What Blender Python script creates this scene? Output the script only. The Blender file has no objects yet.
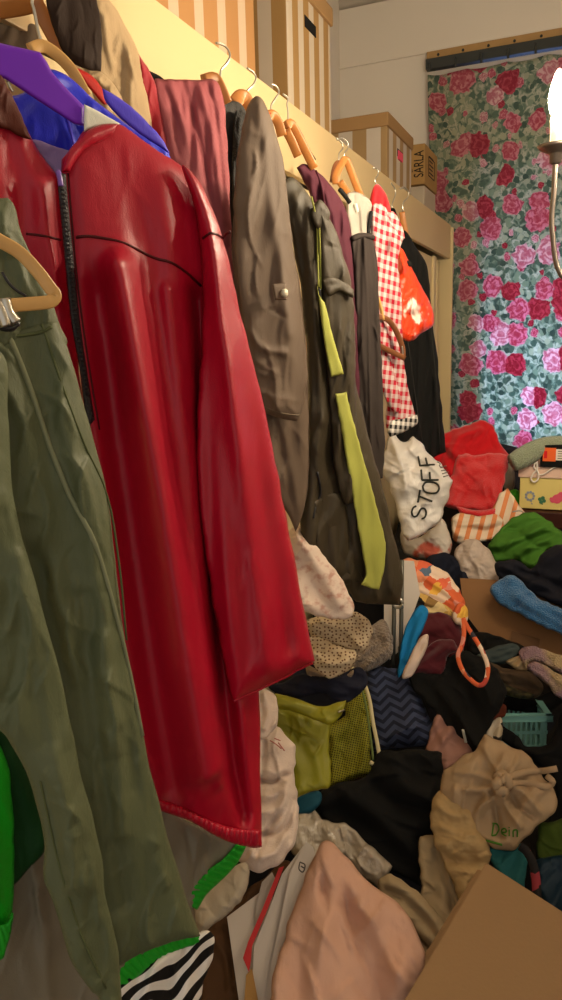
EXPOSURE, WORLD, DAY, BULB = 0.0, .72, 200, 560
import bpy, bmesh, math, random
import numpy as np
from mathutils import Vector, Matrix
from mathutils.geometry import delaunay_2d_cdt
SC = bpy.context.scene
COL = SC.collection
rad = math.radians
random.seed(7)
# ------------------------------------------------------------------ camera
PSI, PIT, ROL, FPX = rad(23.3), rad(11.5), rad(1.6), 740.0
CAM = np.array([.75, 0, 1.55])
FW = np.array([-math.sin(PSI)*math.cos(PIT), math.cos(PSI)*math.cos(PIT), -math.sin(PIT)])
_r0 = np.array([math.cos(PSI), math.sin(PSI), 0]); _u0 = np.cross(_r0, FW)
RT = _r0*math.cos(ROL)-_u0*math.sin(ROL); UP = _u0*math.cos(ROL)+_r0*math.sin(ROL)
def ray(x, y): return FW+RT*(x-281)/FPX-UP*(y-500)/FPX
def at_d(x, y, d): return CAM+ray(x, y)*d
def at_x(x, y, X): r = ray(x, y); return CAM+r*(X-CAM[0])/r[0]
def at_y(x, y, Y): r = ray(x, y); return CAM+r*(Y-CAM[1])/r[1]
def at_z(x, y, Z): r = ray(x, y); return CAM+r*(Z-CAM[2])/r[2]
def depth(P): return float((np.array(P)-CAM) @ FW)
def base_depth(x, y):
    """depth of the heap of clothes (or of the stack against the wardrobe) in this direction"""
    r = ray(x, y); best = 1e9
    den = .37*r[1]-r[2]
    if den > 1e-4:
        best = min(best, (CAM[2]-.40+.37*1.3)/den)
    if r[0] < -1e-4: best = min(best, (.2-CAM[0])/r[0])
    return best
# ------------------------------------------------------------------ materials
def lin(h):
    if not isinstance(h, str): return (*h[:3], 1)
    h = h.lstrip('#'); h = ''.join(k*2 for k in h) if len(h) == 3 else h; c = [int(h[i:i+2], 16)/255 for i in (0, 2, 4)]
    return tuple((v/12.92 if v <= .04045 else ((v+.055)/1.055)**2.4) for v in c)+(1,)
class NT:
    def __init__(s, m):
        m.use_nodes = True; s.t = m.node_tree; s.n = s.t.nodes; s.l = s.t.links
    def __call__(s, typ, ins=None, **kw):
        n = s.n.new(typ)
        for k, v in kw.items(): setattr(n, k, v)
        for k, v in (ins or {}).items():
            if hasattr(v, 'is_output') or isinstance(v, bpy.types.NodeSocket): s.l.new(v, n.inputs[k])
            else: n.inputs[k].default_value = v
        return n
    def math(s, op, a, b=0.0, c=0.0):
        n = s('ShaderNodeMath', {0: a, 1: b, 2: c}, operation=op); return n.outputs[0]
    def mix(s, f, a, b):
        n = s.n.new('ShaderNodeMix'); n.data_type = 'RGBA'
        for i, v in ((0, f), (6, a), (7, b)):
            if isinstance(v, bpy.types.NodeSocket): s.l.new(v, n.inputs[i])
            else: n.inputs[i].default_value = v
        return n.outputs[2]
    def ramp(s, f, stops, interp='LINEAR'):
        n = s.n.new('ShaderNodeValToRGB'); n.color_ramp.interpolation = interp
        e = n.color_ramp.elements
        while len(e) < len(stops): e.new(.5)
        for k, (p, c) in enumerate(stops): e[k].position = p; e[k].color = lin(c) if isinstance(c, str) else c
        s.l.new(f, n.inputs[0]); return n.outputs[0]
def fabric(name, col, rough=.85, bump=.25, bscale=900, var=.12, vscale=14, spec=.25, sheen=0., pattern=None,
           coord='UV', wrinkle=None, wscale=34, coat=0., transl=0., alpha=1., metal=0., bdist=.002):
    if wrinkle is None: wrinkle = .16 if coord == 'UV' and bump else 0.
    m = bpy.data.materials.new(name); t = NT(m)
    b = t.n['Principled BSDF']; tc = t('ShaderNodeTexCoord'); co = tc.outputs[coord]
    base = lin(col)
    if pattern: c = pattern(t, co)
    else: c = base
    nz = t('ShaderNodeTexNoise', {'Vector': co, 'Scale': vscale, 'Detail': 4.0})
    f = t.math('MULTIPLY_ADD', nz.outputs[0], 2*var, 1-var)
    v = t.n.new('ShaderNodeVectorMath'); v.operation = 'SCALE'
    if pattern: t.l.new(c, v.inputs[0])
    else: v.inputs[0].default_value = base[:3]
    t.l.new(f, v.inputs['Scale']); t.l.new(v.outputs[0], b.inputs['Base Color'])
    b.inputs['Roughness'].default_value = rough
    b.inputs['Specular IOR Level'].default_value = spec
    b.inputs['Metallic'].default_value = metal
    if sheen: b.inputs['Sheen Weight'].default_value = sheen; b.inputs['Sheen Roughness'].default_value = .5
    if coat: b.inputs['Coat Weight'].default_value = coat
    if alpha < 1: b.inputs['Alpha'].default_value = alpha
    if bump or wrinkle:
        h = None
        if bump:
            n1 = t('ShaderNodeTexNoise', {'Vector': co, 'Scale': float(bscale), 'Detail': 2.0})
            h = t('ShaderNodeBump', {'Strength': bump, 'Distance': bdist, 'Height': n1.outputs[0]}).outputs[0]
        if wrinkle:
            mp_ = t('ShaderNodeMapping', {'Vector': co}); mp_.inputs['Scale'].default_value = (1., .4, 1.)
            n2 = t('ShaderNodeTexNoise', {'Vector': mp_.outputs[0], 'Scale': float(wscale)*4.5, 'Detail': 3.0, 'Distortion': .6})
            rg = t.math('ABSOLUTE', t.math('SUBTRACT', n2.outputs[0], .5))
            d = {'Strength': wrinkle, 'Distance': .0045, 'Height': rg}
            if h is not None: d['Normal'] = h
            h = t('ShaderNodeBump', d).outputs[0]
        t.l.new(h, b.inputs['Normal'])
    if transl:
        tr = t('ShaderNodeBsdfTranslucent'); t.l.new(v.outputs[0], tr.inputs[0])
        mx = t('ShaderNodeMixShader', {0: transl}); t.l.new(b.outputs[0], mx.inputs[1]); t.l.new(tr.outputs[0], mx.inputs[2])
        t.l.new(mx.outputs[0], t.n['Material Output'].inputs[0])
    return m
def sep(t, co, rot=0., scale=1.):
    mp = t('ShaderNodeMapping', {'Vector': co}); mp.inputs['Rotation'].default_value = (0, 0, rad(rot)); mp.inputs['Scale'].default_value = (scale,)*3
    s = t('ShaderNodeSeparateXYZ', {0: mp.outputs[0]}); return s.outputs[0], s.outputs[1], mp.outputs[0]
def p_stripes(c1, c2, period, duty=.5, rot=0, third=None):
    def f(t, co):
        x, y, _ = sep(t, co, rot)
        fr = t.math('FRACT', t.math('MULTIPLY', x, 1/period))
        return t.mix(t.math('GREATER_THAN', fr, duty), lin(c1), lin(c2))
    return f
def p_check(c1, c2, period, rot=0):
    def f(t, co):
        x, y, _ = sep(t, co, rot)
        a = t.math('GREATER_THAN', t.math('FRACT', t.math('MULTIPLY', x, 1/period)), .5)
        b = t.math('GREATER_THAN', t.math('FRACT', t.math('MULTIPLY', y, 1/period)), .5)
        return t.mix(t.math('MULTIPLY', t.math('ADD', a, b), .5), lin(c1), lin(c2))
    return f
def p_zebra(c1, c2, scale, rot=0, thr=.5):
    def f(t, co):
        x, y, v = sep(t, co, rot)
        w = t('ShaderNodeTexWave', {'Vector': v, 'Scale': scale, 'Distortion': 9.0, 'Detail': 1.0, 'Detail Scale': 1.2})
        return t.mix(t.math('GREATER_THAN', w.outputs['Fac'], thr), lin(c1), lin(c2))
    return f
def p_chevron(c1, c2, pu, pv, rot=0):
    def f(t, co):
        x, y, _ = sep(t, co, rot)
        z = t.math('ABSOLUTE', t.math('SUBTRACT', t.math('FRACT', t.math('MULTIPLY', x, 1/pu)), .5))
        q = t.math('FRACT', t.math('ADD', t.math('MULTIPLY', y, 1/pv), t.math('MULTIPLY', z, 1.7)))
        return t.mix(t.math('GREATER_THAN', q, .55), lin(c1), lin(c2))
    return f
def p_dots(c1, c2, scale, r, rnd=.6):
    def f(t, co):
        v = t('ShaderNodeTexVoronoi', {'Vector': co, 'Scale': scale, 'Randomness': rnd}, voronoi_dimensions='2D')
        return t.mix(t.math('LESS_THAN', v.outputs['Distance'], r), lin(c1), lin(c2))
    return f
def p_blotch(stops, scale, dist=.5):
    def f(t, co):
        nz = t('ShaderNodeTexNoise', {'Vector': co, 'Scale': scale*1.5, 'Detail': 2.0})
        vv = t.n.new('ShaderNodeVectorMath'); vv.operation = 'MULTIPLY_ADD'
        t.l.new(nz.outputs['Color'], vv.inputs[0]); vv.inputs[1].default_value = (dist/scale,)*3; t.l.new(co, vv.inputs[2])
        v = t('ShaderNodeTexVoronoi', {'Vector': vv.outputs[0], 'Scale': scale}, voronoi_dimensions='2D')
        s = t('ShaderNodeSeparateColor', {0: v.outputs['Color']})
        return t.ramp(s.outputs[0], stops, 'CONSTANT')
    return f
def p_noise(c1, c2, scale, lo=.4, hi=.6, stretch=None):
    def f(t, co):
        if stretch:
            mp = t('ShaderNodeMapping', {'Vector': co}); mp.inputs['Scale'].default_value = stretch; co = mp.outputs[0]
        nz = t('ShaderNodeTexNoise', {'Vector': co, 'Scale': float(scale), 'Detail': 4.0})
        return t.ramp(nz.outputs[0], [(lo, c1), (hi, c2)])
    return f
def emit(name, col, strength):
    m = bpy.data.materials.new(name); t = NT(m); t.n.remove(t.n['Principled BSDF'])
    e = t('ShaderNodeEmission', {'Color': lin(col), 'Strength': strength}); t.l.new(e.outputs[0], t.n['Material Output'].inputs[0]); return m
# ------------------------------------------------------------------ objects
ROOTS = []
def meta(o, label=None, cat=None, group=None, kind=None):
    for k, v in (('label', label), ('category', cat), ('group', group), ('kind', kind)):
        if v: o[k] = v
    return o
def thing(name, label, cat, group=None):
    o = bpy.data.objects.new(name, None); COL.objects.link(o); o.empty_display_size = .05
    ROOTS.append(o); return meta(o, label, cat, group)
def link(name, me, mat=None, parent=None, label=None, cat=None, group=None, kind=None, smooth=True):
    o = bpy.data.objects.new(name, me); COL.objects.link(o)
    if mat: me.materials.append(mat)
    if smooth: me.polygons.foreach_set('use_smooth', [True]*len(me.polygons))
    if parent: o.parent = parent
    else: ROOTS.append(o)
    return meta(o, label, cat, group, kind)
def from_bm(name, bm, mat, parent=None, smooth=False, **kw):
    me = bpy.data.meshes.new(name); bm.normal_update(); bm.to_mesh(me); bm.free()
    return link(name, me, mat, parent, smooth=smooth, **kw)
def finish():
    """put every thing's origin at its base"""
    for r in ROOTS:
        obs = [r]+[c for c in r.children_recursive]
        ms = [o for o in obs if o.type == 'MESH' and len(o.data.vertices)]
        if not ms: continue
        lo = np.full(3, 1e9); hi = -lo
        cs = []
        for o in ms:
            a = np.empty(len(o.data.vertices)*3, 'f'); o.data.vertices.foreach_get('co', a); a = a.reshape(-1, 3); cs.append(a)
            lo = np.minimum(lo, a.min(0)); hi = np.maximum(hi, a.max(0))
        b = np.array([(lo[0]+hi[0])/2, (lo[1]+hi[1])/2, lo[2]])
        for o, a in zip(ms, cs):
            o.data.vertices.foreach_set('co', (a-b).astype('f').ravel()); o.data.update()
        r.location = Vector(b)
# boxes
def bx(bm, lo, hi, bev=0., rot=None, mat_index=0):
    r = bmesh.ops.create_cube(bm, size=1); vs = r['verts']
    for v in vs:
        v.co = Vector([lo[i]+(v.co[i]+.5)*(hi[i]-lo[i]) for i in range(3)])
    if rot is not None:
        for v in vs: v.co = rot @ v.co
    if bev:
        es = list({e for v in vs for e in v.link_edges})
        bmesh.ops.bevel(bm, geom=es, offset=bev, segments=2, affect='EDGES', profile=.6)
def box(name, lo, hi, mat, parent=None, bev=0., rot=None, **kw):
    bm = bmesh.new(); bx(bm, lo, hi, bev, rot); return from_bm(name, bm, mat, parent, **kw)
# tubes
def smooth_path(P, n=6):
    P = [np.array(p, float) for p in P]
    if len(P) < 3: return [P[0]+(P[1]-P[0])*t for t in np.linspace(0, 1, 9)] if len(P) == 2 else P
    out = []
    for i in range(len(P)-1):
        p0 = P[i-1] if i else 2*P[0]-P[1]; p1, p2 = P[i], P[i+1]; p3 = P[i+2] if i+2 < len(P) else 2*P[-1]-P[-2]
        for k in range(n):
            t = k/n
            out.append(.5*((2*p1)+(-p0+p2)*t+(2*p0-5*p1+4*p2-p3)*t*t+(-p0+3*p1-3*p2+p3)*t**3))
    out.append(P[-1]); return out
def tube_bm(bm, P, r, seg=8, n=6, flat=None, fdir=None, boxy=0):
    """sweep a circle (or an ellipse r x flat whose thin axis is fdir) along P; r may be a list of radii"""
    Q = smooth_path(P, n) if n else [np.array(p, float) for p in P]
    m = len(Q); rings = []
    prev = None
    for i in range(m):
        t = Q[min(i+1, m-1)]-Q[max(i-1, 0)]; t = t/(np.linalg.norm(t)+1e-12)
        if fdir is not None: a = np.array(fdir, float)
        elif prev is None: a = np.array([0, 0, 1.]) if abs(t[2]) < .9 else np.array([1., 0, 0])
        else: a = prev
        a = a-t*(a @ t); a = a/(np.linalg.norm(a)+1e-12); prev = a; b = np.cross(t, a)
        rr = r if not hasattr(r, '__len__') else np.interp(i/(m-1), np.linspace(0, 1, len(r)), r)
        ra = flat if flat else rr
        e = .35 if boxy else 1.
        cs_ = [(math.cos(2*math.pi*(k+.5*boxy)/seg), math.sin(2*math.pi*(k+.5*boxy)/seg)) for k in range(seg)]
        rings.append([bm.verts.new(Vector(Q[i]+a*ra*math.copysign(abs(c)**e, c)+b*rr*math.copysign(abs(s_)**e, s_))) for c, s_ in cs_])
    for i in range(m-1):
        for k in range(seg):
            bm.faces.new((rings[i][k], rings[i][(k+1) % seg], rings[i+1][(k+1) % seg], rings[i+1][k]))
    bm.faces.new(rings[0][::-1]); bm.faces.new(rings[-1])
def tube(name, P, r, mat, parent=None, seg=8, n=6, flat=None, fdir=None, **kw):
    bm = bmesh.new(); tube_bm(bm, P, r, seg, n, flat, fdir); return from_bm(name, bm, mat, parent, smooth=True, **kw)
def lathe(name, prof, mat, c, parent=None, seg=24, **kw):
    bm = bmesh.new(); rings = []
    for (r, z) in prof:
        rings.append([bm.verts.new((c[0]+r*math.cos(2*math.pi*k/seg), c[1]+r*math.sin(2*math.pi*k/seg), c[2]+z)) for k in range(seg)])
    for i in range(len(rings)-1):
        for k in range(seg): bm.faces.new((rings[i][k], rings[i][(k+1) % seg], rings[i+1][(k+1) % seg], rings[i+1][k]))
    bm.faces.new(rings[0][::-1]); bm.faces.new(rings[-1])
    return from_bm(name, bm, mat, parent, smooth=True, **kw)
# ------------------------------------------------------------------ cloth
def pn(x, y, seed=0):
    """2-D gradient noise, about -.5..+.5"""
    xi = np.floor(x).astype(np.int64); yi = np.floor(y).astype(np.int64); xf = x-xi; yf = y-yi
    def g(ix, iy, fx, fy):
        h = (ix*374761393+iy*668265263+seed*974711) & 0x7fffffff
        h = ((h ^ (h >> 13))*1274126177) & 0x7fffffff; h = h ^ (h >> 16)
        a = (h % 3600)/3600*2*np.pi
        return np.cos(a)*fx+np.sin(a)*fy
    u = xf*xf*xf*(xf*(xf*6-15)+10); v = yf*yf*yf*(yf*(yf*6-15)+10)
    a = g(xi, yi, xf, yf); b = g(xi+1, yi, xf-1, yf); c = g(xi, yi+1, xf, yf-1); d = g(xi+1, yi+1, xf-1, yf-1)
    return (a*(1-u)+b*u)*(1-v)+(c*(1-u)+d*u)*v
def pts(s):
    """'x,y x,y! ...' -> [(x, y, sharp)]"""
    if not isinstance(s, str): return [(p[0], p[1], len(p) > 2 and bool(p[2])) for p in s]
    out = []
    for w in s.split():
        sh = w.endswith('!'); a, b = w.rstrip('!').split(','); out.append((float(a), float(b), sh))
    return out
def px_outline(o, step, allsharp=False):
    P = pts(o); n = len(P); res = []
    for i in range(n):
        p1, p2 = np.array(P[i][:2]), np.array(P[(i+1) % n][:2])
        p0 = np.array(P[i-1][:2]); p3 = np.array(P[(i+2) % n][:2])
        if P[i][2] or allsharp: p0 = 2*p1-p2
        if P[(i+1) % n][2] or allsharp: p3 = 2*p2-p1
        k = max(1, int(round(np.linalg.norm(p2-p1)/step)))
        for j in range(k):
            t = j/k
            res.append(.5*((2*p1)+(-p0+p2)*t*1+(2*p0-5*p1+4*p2-p3)*t*t+(-p0+3*p1-3*p2+p3)*t**3))
    return np.array(res)
def segdist(Q, A, B):
    """min distance of the points Q to the segments A[i]-B[i]"""
    best = np.full(len(Q), 1e9)
    for c0 in range(0, len(Q), 4000):
        q = Q[c0:c0+4000, None, :]; d = B-A; L = (d*d).sum(1)+1e-18
        t = np.clip(((q-A)*d).sum(2)/L, 0, 1); e = q-(A+d*t[..., None])
        best[c0:c0+4000] = np.sqrt((e*e).sum(2).min(1))
    return best
SEED = [11]
class Sheet:
    """a closed, thick piece of cloth (or a slab): an outline on a plane, swollen on both sides, with folds"""
    def __init__(s, outline, d=None, X=None, lift=None, yaw=None, n=None, tilt=None, T=8, R=14, Tb=None, folds=(), step=None,
                 sharp=False, c=None, edge=.25, wob=1., auto=1., ang=None, ref=None, off=0.):
        hung = yaw is not None or (ref is not None and ref.hung); s.hung = hung
        P = pts(outline); xs = [p[0] for p in P]; ys = [p[1] for p in P]
        cx, cy = c or ((min(xs)+max(xs))/2, (min(ys)+max(ys))/2)
        if X is not None: d = depth(at_x(cx, cy, X))
        elif d is None: d = base_depth(cx, cy)-(lift or 0)
        if ref is not None:
            r_ = ray(cx, cy); d = ((ref.O-CAM) @ ref.N)/(r_ @ ref.N)-off; n = ref.N
        elif lift is not None and not sharp: T *= .75; R *= .68
        s.O = at_d(cx, cy, d); s.D = CAM-s.O; s.D /= np.linalg.norm(s.D)
        if n is not None: N = np.array(n, float)
        elif yaw is not None: N = np.array([math.cos(rad(yaw)), -math.sin(rad(yaw)), 0.])
        else: N = s.D*.8+np.array([0, 0, .35 if tilt is None else tilt])
        N /= np.linalg.norm(N); s.N = N
        U = np.cross([0, 0, 1.], N); U /= np.linalg.norm(U); s.U = U; s.V = np.cross(N, U)
        s.mpp = d/FPX; s.d = d; SEED[0] += 1; s.seed = SEED[0]
        area = abs(sum(P[i][0]*P[(i+1) % len(P)][1]-P[(i+1) % len(P)][0]*P[i][1] for i in range(len(P))))/2
        s.step = step or min(2.9, max(1.25, math.sqrt(area)/52))
        po = px_outline(outline, s.step, sharp)
        if wob and not sharp:
            sz = math.sqrt(area); wl = max(9., sz*.16); am = min(2.2, sz*.02)*wob*(.35 if hung else 1.)
            nx_, ny_ = pn(po[:, 0]/wl, po[:, 1]/wl, s.seed*3), pn(po[:, 0]/wl+40, po[:, 1]/wl, s.seed*3+1)
            po = po+np.stack([nx_, ny_], 1)*2.2*am
        s.poly = s.uv(po)
        folds = list(folds)
        if not sharp and auto and T >= 5:
            rs = np.random.RandomState(s.seed*5+1); sz = min(170, math.sqrt(area)); a0 = rs.uniform(0, 180) if not hung else rs.uniform(82, 98)
            if ang is not None: a0 = ang
            folds += [('w', a0, .34*sz, (.030 if not hung else .02)*sz*auto, 3.5 if not hung else 9.), ('x', a0, 30 if not hung else 12, int(20+area/650), .6*sz, max(1.4, .021*sz), (.050 if not hung else .036)*sz*auto)]
        s.folds = folds
        s.A = s.poly; s.B = np.roll(s.poly, -1, 0)
        s.T, s.R, s.Tb = T*s.mpp, R*s.mpp, (T*.6 if Tb is None else Tb)*s.mpp
        s.edge = edge
        s.lines = []
        for f in folds:
            if f[0] in 'lg':
                q = s.uv(np.array(smooth_path([p[:2] for p in pts(f[1])], 5))); s.lines.append((q[:-1], q[1:]))
            elif f[0] == 'x':                 # many short sharp wrinkles about one direction: angle, spread, count, length, width, height (px)
                rs = np.random.RandomState(s.seed*13+len(s.lines)); lo, hi = s.poly.min(0), s.poly.max(0); cr_ = []
                for k in range(f[3]):
                    p = lo+rs.rand(2)*(hi-lo); a = rad(rs.normal(f[1], f[2])); L = f[4]*s.mpp*rs.uniform(.35, 1.1)
                    dv = np.array([math.cos(a), math.sin(a)]); pv = np.array([-dv[1], dv[0]]); bend = L*rs.uniform(-.18, .18)
                    cr_.append((np.array([p+dv*L*(t-.5)+pv*bend*(1-4*(t-.5)**2) for t in np.linspace(0, 1, 6)]), f[5]*s.mpp*rs.uniform(.7, 1.6), f[6]*s.mpp*rs.uniform(.4, 1.2)*(1 if rs.rand() < .72 else -.7)))
                s.lines.append(cr_)
            else: s.lines.append(None)
    def uv1(s, x, y):
        r = ray(x, y); k = ((s.O-CAM) @ s.N)/(r @ s.N); p = CAM+r*k-s.O
        return p @ s.U, p @ s.V
    def uv(s, px): return np.array([s.uv1(x, y) for x, y in px])
    def height(s, q):
        d = segdist(q, s.A, s.B); t = np.clip(d/s.R, 0, 1); prof = np.sqrt(1-(1-t)**2)
        w = s.edge+(1-s.edge)*np.clip(d/(s.R*.7), 0, 1)
        h = np.zeros(len(q)); m = s.mpp
        for k, f in enumerate(s.folds):
            if f[0] in 'lg':          # a raised fold ('l') or a groove given as a polyline: width, height
                e = segdist(q, *s.lines[k])/(f[2]*m); h += f[3]*m*np.exp(-e*e)
                continue
            if f[0] == 'x':
                for P_, w_, a_ in s.lines[k]:
                    m_ = ((q >= P_.min(0)-4*w_) & (q <= P_.max(0)+4*w_)).all(1)
                    if not m_.any(): continue
                    qq = q[m_]; bd_ = np.full(len(qq), 1e9); tt = np.zeros(len(qq)); one_ = np.zeros(len(qq))
                    for j in range(5):
                        A_, dd = P_[j], P_[j+1]-P_[j]; t_ = np.clip(((qq-A_) @ dd)/(dd @ dd), 0, 1); e_ = qq-(A_+np.outer(t_, dd)); r_ = np.sqrt((e_*e_).sum(1))
                        up_ = r_ < bd_; bd_ = np.where(up_, r_, bd_); tt = np.where(up_, (j+t_)/5, tt); one_ = np.where(up_, e_[:, 0]*-dd[1]+e_[:, 1]*dd[0], one_)
                    # steep on one side, easy on the other, like a fold that has fallen over
                    h[m_] += a_*np.sin(np.pi*tt)**.8*np.exp(-bd_/np.where(one_ > 0, w_*.75, w_*2.0))
                continue
            ang, wl, am = rad(f[1]), f[2]*m, f[3]*m; st = f[4] if len(f) > 4 else 3.
            a = q[:, 0]*math.cos(ang)+q[:, 1]*math.sin(ang); b = -q[:, 0]*math.sin(ang)+q[:, 1]*math.cos(ang)
            sd = s.seed*7+k*3
            wp = .7*pn(a/(wl*2.2*max(1., st/2.5)), b/(wl*2.2), sd+1)
            if f[0] == 'w': h += 3.2*am*pn(a/(wl*st), b/wl+wp, sd)
            elif f[0] == 'r': h += am*(.5-3*np.abs(pn(a/(wl*st), b/wl+wp, sd)))
            elif f[0] == 'k':                                            # drawn folds: rounded crests, tight valleys
                z = pn(a/(wl*st)+wp*.3, b/wl+wp, sd); h += am*(1.1*np.sqrt(np.abs(2.2*z)+.01)-.6)
            elif f[0] == 's': h += am*np.sin(2*np.pi*(b/wl+.6*wp))      # even pleats, ribs
            elif f[0] == 'c':                                            # crumple
                for o in range(3):
                    h += am/(1.7**o)*(.35-1.6*np.abs(pn(a*(1.9**o)/wl+9*o, b*(1.9**o)/wl+wp, sd+o)))
        return h, prof, w, d
    def pt(s, x, y, off=0.):
        q = np.array([s.uv1(x, y)]); h, prof, w, d = s.height(q)
        u, v = q[0]
        return s.O+s.U*u+s.V*v+s.D*(s.T*prof[0]+h[0]*w[0]+off)
    def path(s, p, off=0., n=4):
        Q = np.array(smooth_path([a[:2] for a in pts(p)], n)); q = s.uv(Q); h, prof, w, d = s.height(q)
        return [s.O+s.U*q[i, 0]+s.V*q[i, 1]+s.D*(s.T*prof[i]+h[i]*w[i]+off) for i in range(len(q))]
    def build(s, name, mat, parent=None, smooth=True, **kw):
        st = s.step*s.mpp; lo = s.poly.min(0); hi = s.poly.max(0)
        gx = np.arange(lo[0], hi[0], st); gy = np.arange(lo[1], hi[1], st*.87)
        G = np.array([(x+(j % 2)*st/2, y) for j, y in enumerate(gy) for x in gx]) if len(gx) and len(gy) else np.zeros((0, 2))
        rs = np.random.RandomState(s.seed)
        if len(G):
            G = G+rs.uniform(-.12, .12, G.shape)*st
            ins = np.zeros(len(G), bool)
            for a, b in zip(s.A, s.B):
                c = (a[1] > G[:, 1]) != (b[1] > G[:, 1])
                ins ^= c & (G[:, 0] < (b[0]-a[0])*(G[:, 1]-a[1])/(b[1]-a[1]+1e-15)+a[0])
            G = G[ins]
            if len(G): G = G[segdist(G, s.A, s.B) > .55*st]
        nb = len(s.poly)
        V = [Vector(p) for p in s.poly]+[Vector(p) for p in G]
        vo, _, fo, *_r = delaunay_2d_cdt(V, [(i, (i+1) % nb) for i in range(nb)], [], 1, 1e-7)
        q = np.array([tuple(v) for v in vo]); h, prof, w, d = s.height(q)
        bd = d < st*.02
        front = np.where(bd, h*s.edge, s.T*prof+h*w); back = np.where(bd, h*s.edge, -s.Tb*prof+h*s.edge*.6)
        base = s.O+np.outer(q[:, 0], s.U)+np.outer(q[:, 1], s.V)
        F = base+np.outer(front, s.D); Bk = base+np.outer(np.minimum(back, front-1e-4*(~bd)), s.D)
        idx = np.full(len(q), -1); ni = np.where(~bd)[0]; idx[ni] = len(q)+np.arange(len(ni)); idx[bd] = np.where(bd)[0]
        verts = np.vstack([F, Bk[ni]]); faces = []
        for f in fo:
            f = list(f); a = sum((q[f[i]][0]*q[f[(i+1) % len(f)]][1]-q[f[(i+1) % len(f)]][0]*q[f[i]][1]) for i in range(len(f)))
            if a < 0: f = f[::-1]
            faces.append(f); g = [int(idx[i]) for i in f][::-1]
            if g[::-1] != f: faces.append(g)
        me = bpy.data.meshes.new(name); me.from_pydata(verts.tolist(), [], faces); me.validate(); me.update()
        uvq = np.vstack([q, q[ni]]); ul = me.uv_layers.new(name='UVMap')
        li = np.empty(len(me.loops), 'i'); me.loops.foreach_get('vertex_index', li)
        ul.data.foreach_set('uv', uvq[li].astype('f').ravel())
        s.obj = link(name, me, mat, parent, smooth=smooth, **kw); return s.obj
    def stroke(s, name, paths, r, mat, parent=None, off=0., flat=None, seg=6, boxy=0, **kw):
        """cords, seams, zips and lettering lying on the cloth; r in px"""
        bm = bmesh.new()
        for p in (paths if isinstance(paths, (list, tuple)) and not isinstance(paths[0], tuple) else [paths]):
            tube_bm(bm, s.path(p, off*s.mpp), (r*s.mpp if not hasattr(r, '__len__') else [k*s.mpp for k in r]), seg, 0, flat*s.mpp if flat else None, s.D if flat else None, boxy)
        return from_bm(name, bm, mat, parent, smooth=True, **kw)
def prism(name, outline, mat, parent=None, ref=None, off=0., d=None, X=None, lift=None, n=None, yaw=None, tilt=None, thick=.004, bev=0., c=None, **kw):
    """a flat board or sheet with a real thickness (metres)"""
    sh = Sheet(outline, d=d, X=X, lift=lift, n=n, yaw=yaw, tilt=tilt, sharp=True, c=c, ref=ref, off=off)
    q = sh.uv([p[:2] for p in pts(outline)])
    bm = bmesh.new()
    a = [bm.verts.new(Vector(sh.O+sh.U*u+sh.V*v)) for u, v in q]; b = [bm.verts.new(Vector(sh.O+sh.U*u+sh.V*v-sh.N*thick)) for u, v in q]
    k = len(a)
    bm.faces.new(a); bm.faces.new(b[::-1])
    for i in range(k): bm.faces.new((a[i], b[i], b[(i+1) % k], a[(i+1) % k]))
    bmesh.ops.recalc_face_normals(bm, faces=bm.faces)
    if bev: bmesh.ops.bevel(bm, geom=list(bm.edges), offset=bev, segments=2, affect='EDGES')
    o = from_bm(name, bm, mat, parent, **kw); sh.T = 0.; sh.obj = o; return sh
# ------------------------------------------------------------------ scene settings
SC.view_settings.view_transform = 'Standard'; SC.view_settings.look = 'None'; SC.view_settings.gamma = 1
SC.view_settings.use_curve_mapping = False; SC.view_settings.exposure = EXPOSURE
SC.cycles.use_denoising = True; SC.cycles.max_bounces = 6; SC.cycles.transparent_max_bounces = 8
cam = bpy.data.cameras.new('camera'); co = bpy.data.objects.new('camera', cam); COL.objects.link(co)
cam.sensor_fit = 'VERTICAL'; cam.sensor_height = 36; cam.lens = FPX/1000*36; cam.clip_start = .01
M4 = Matrix.Identity(4)
for i in range(3): M4[i][0], M4[i][1], M4[i][2], M4[i][3] = RT[i], UP[i], -FW[i], CAM[i]
co.matrix_world = M4; SC.camera = co
w = bpy.data.worlds.new('world'); SC.world = w; w.use_nodes = True
w.node_tree.nodes['Background'].inputs[0].default_value = (1.0, .92, .82, 1); w.node_tree.nodes['Background'].inputs[1].default_value = WORLD
# ------------------------------------------------------------------ the room
wallm = fabric('wall_paint', '#e4dccf', .9, .15, 60, .03, 3, coord='Object')
ceilm = fabric('ceiling_paint', '#efe9df', .9, .1, 60, .03, 3, coord='Object')
floorm = fabric('floor_boards', '#6b4a30', .5, .1, 80, .2, 6, coord='Object', pattern=p_stripes('#6b4a30', '#5c3e28', .18, .94))
S_ = dict(kind='structure')
FY, LX, RX, CZ = 4.2, -.64, 2.7, 3.44
box('floor', (LX-.1, -.9, -.1), (RX+.1, FY+.15, 0), floorm, **S_)
box('ceiling', (LX-.1, -.9, CZ), (RX+.1, FY+.15, CZ+.1), ceilm, **S_)
box('wall_left', (LX-.1, -.9, 0), (LX, FY, CZ), wallm, **S_)
box('wall_right', (RX, -.9, 0), (RX+.1, FY, CZ), wallm, **S_)
WX0, WX1, WZ0, WZ1 = .12, 1.35, .95, 2.86
bm = bmesh.new()
bx(bm, (LX-.1, FY, 0), (WX0, FY+.15, CZ)); bx(bm, (WX1, FY, 0), (RX+.1, FY+.15, CZ))
bx(bm, (WX0, FY, 0), (WX1, FY+.15, WZ0)); bx(bm, (WX0, FY, WZ1), (WX1, FY+.15, CZ))
from_bm('wall_far', bm, wallm, **S_)
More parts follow.
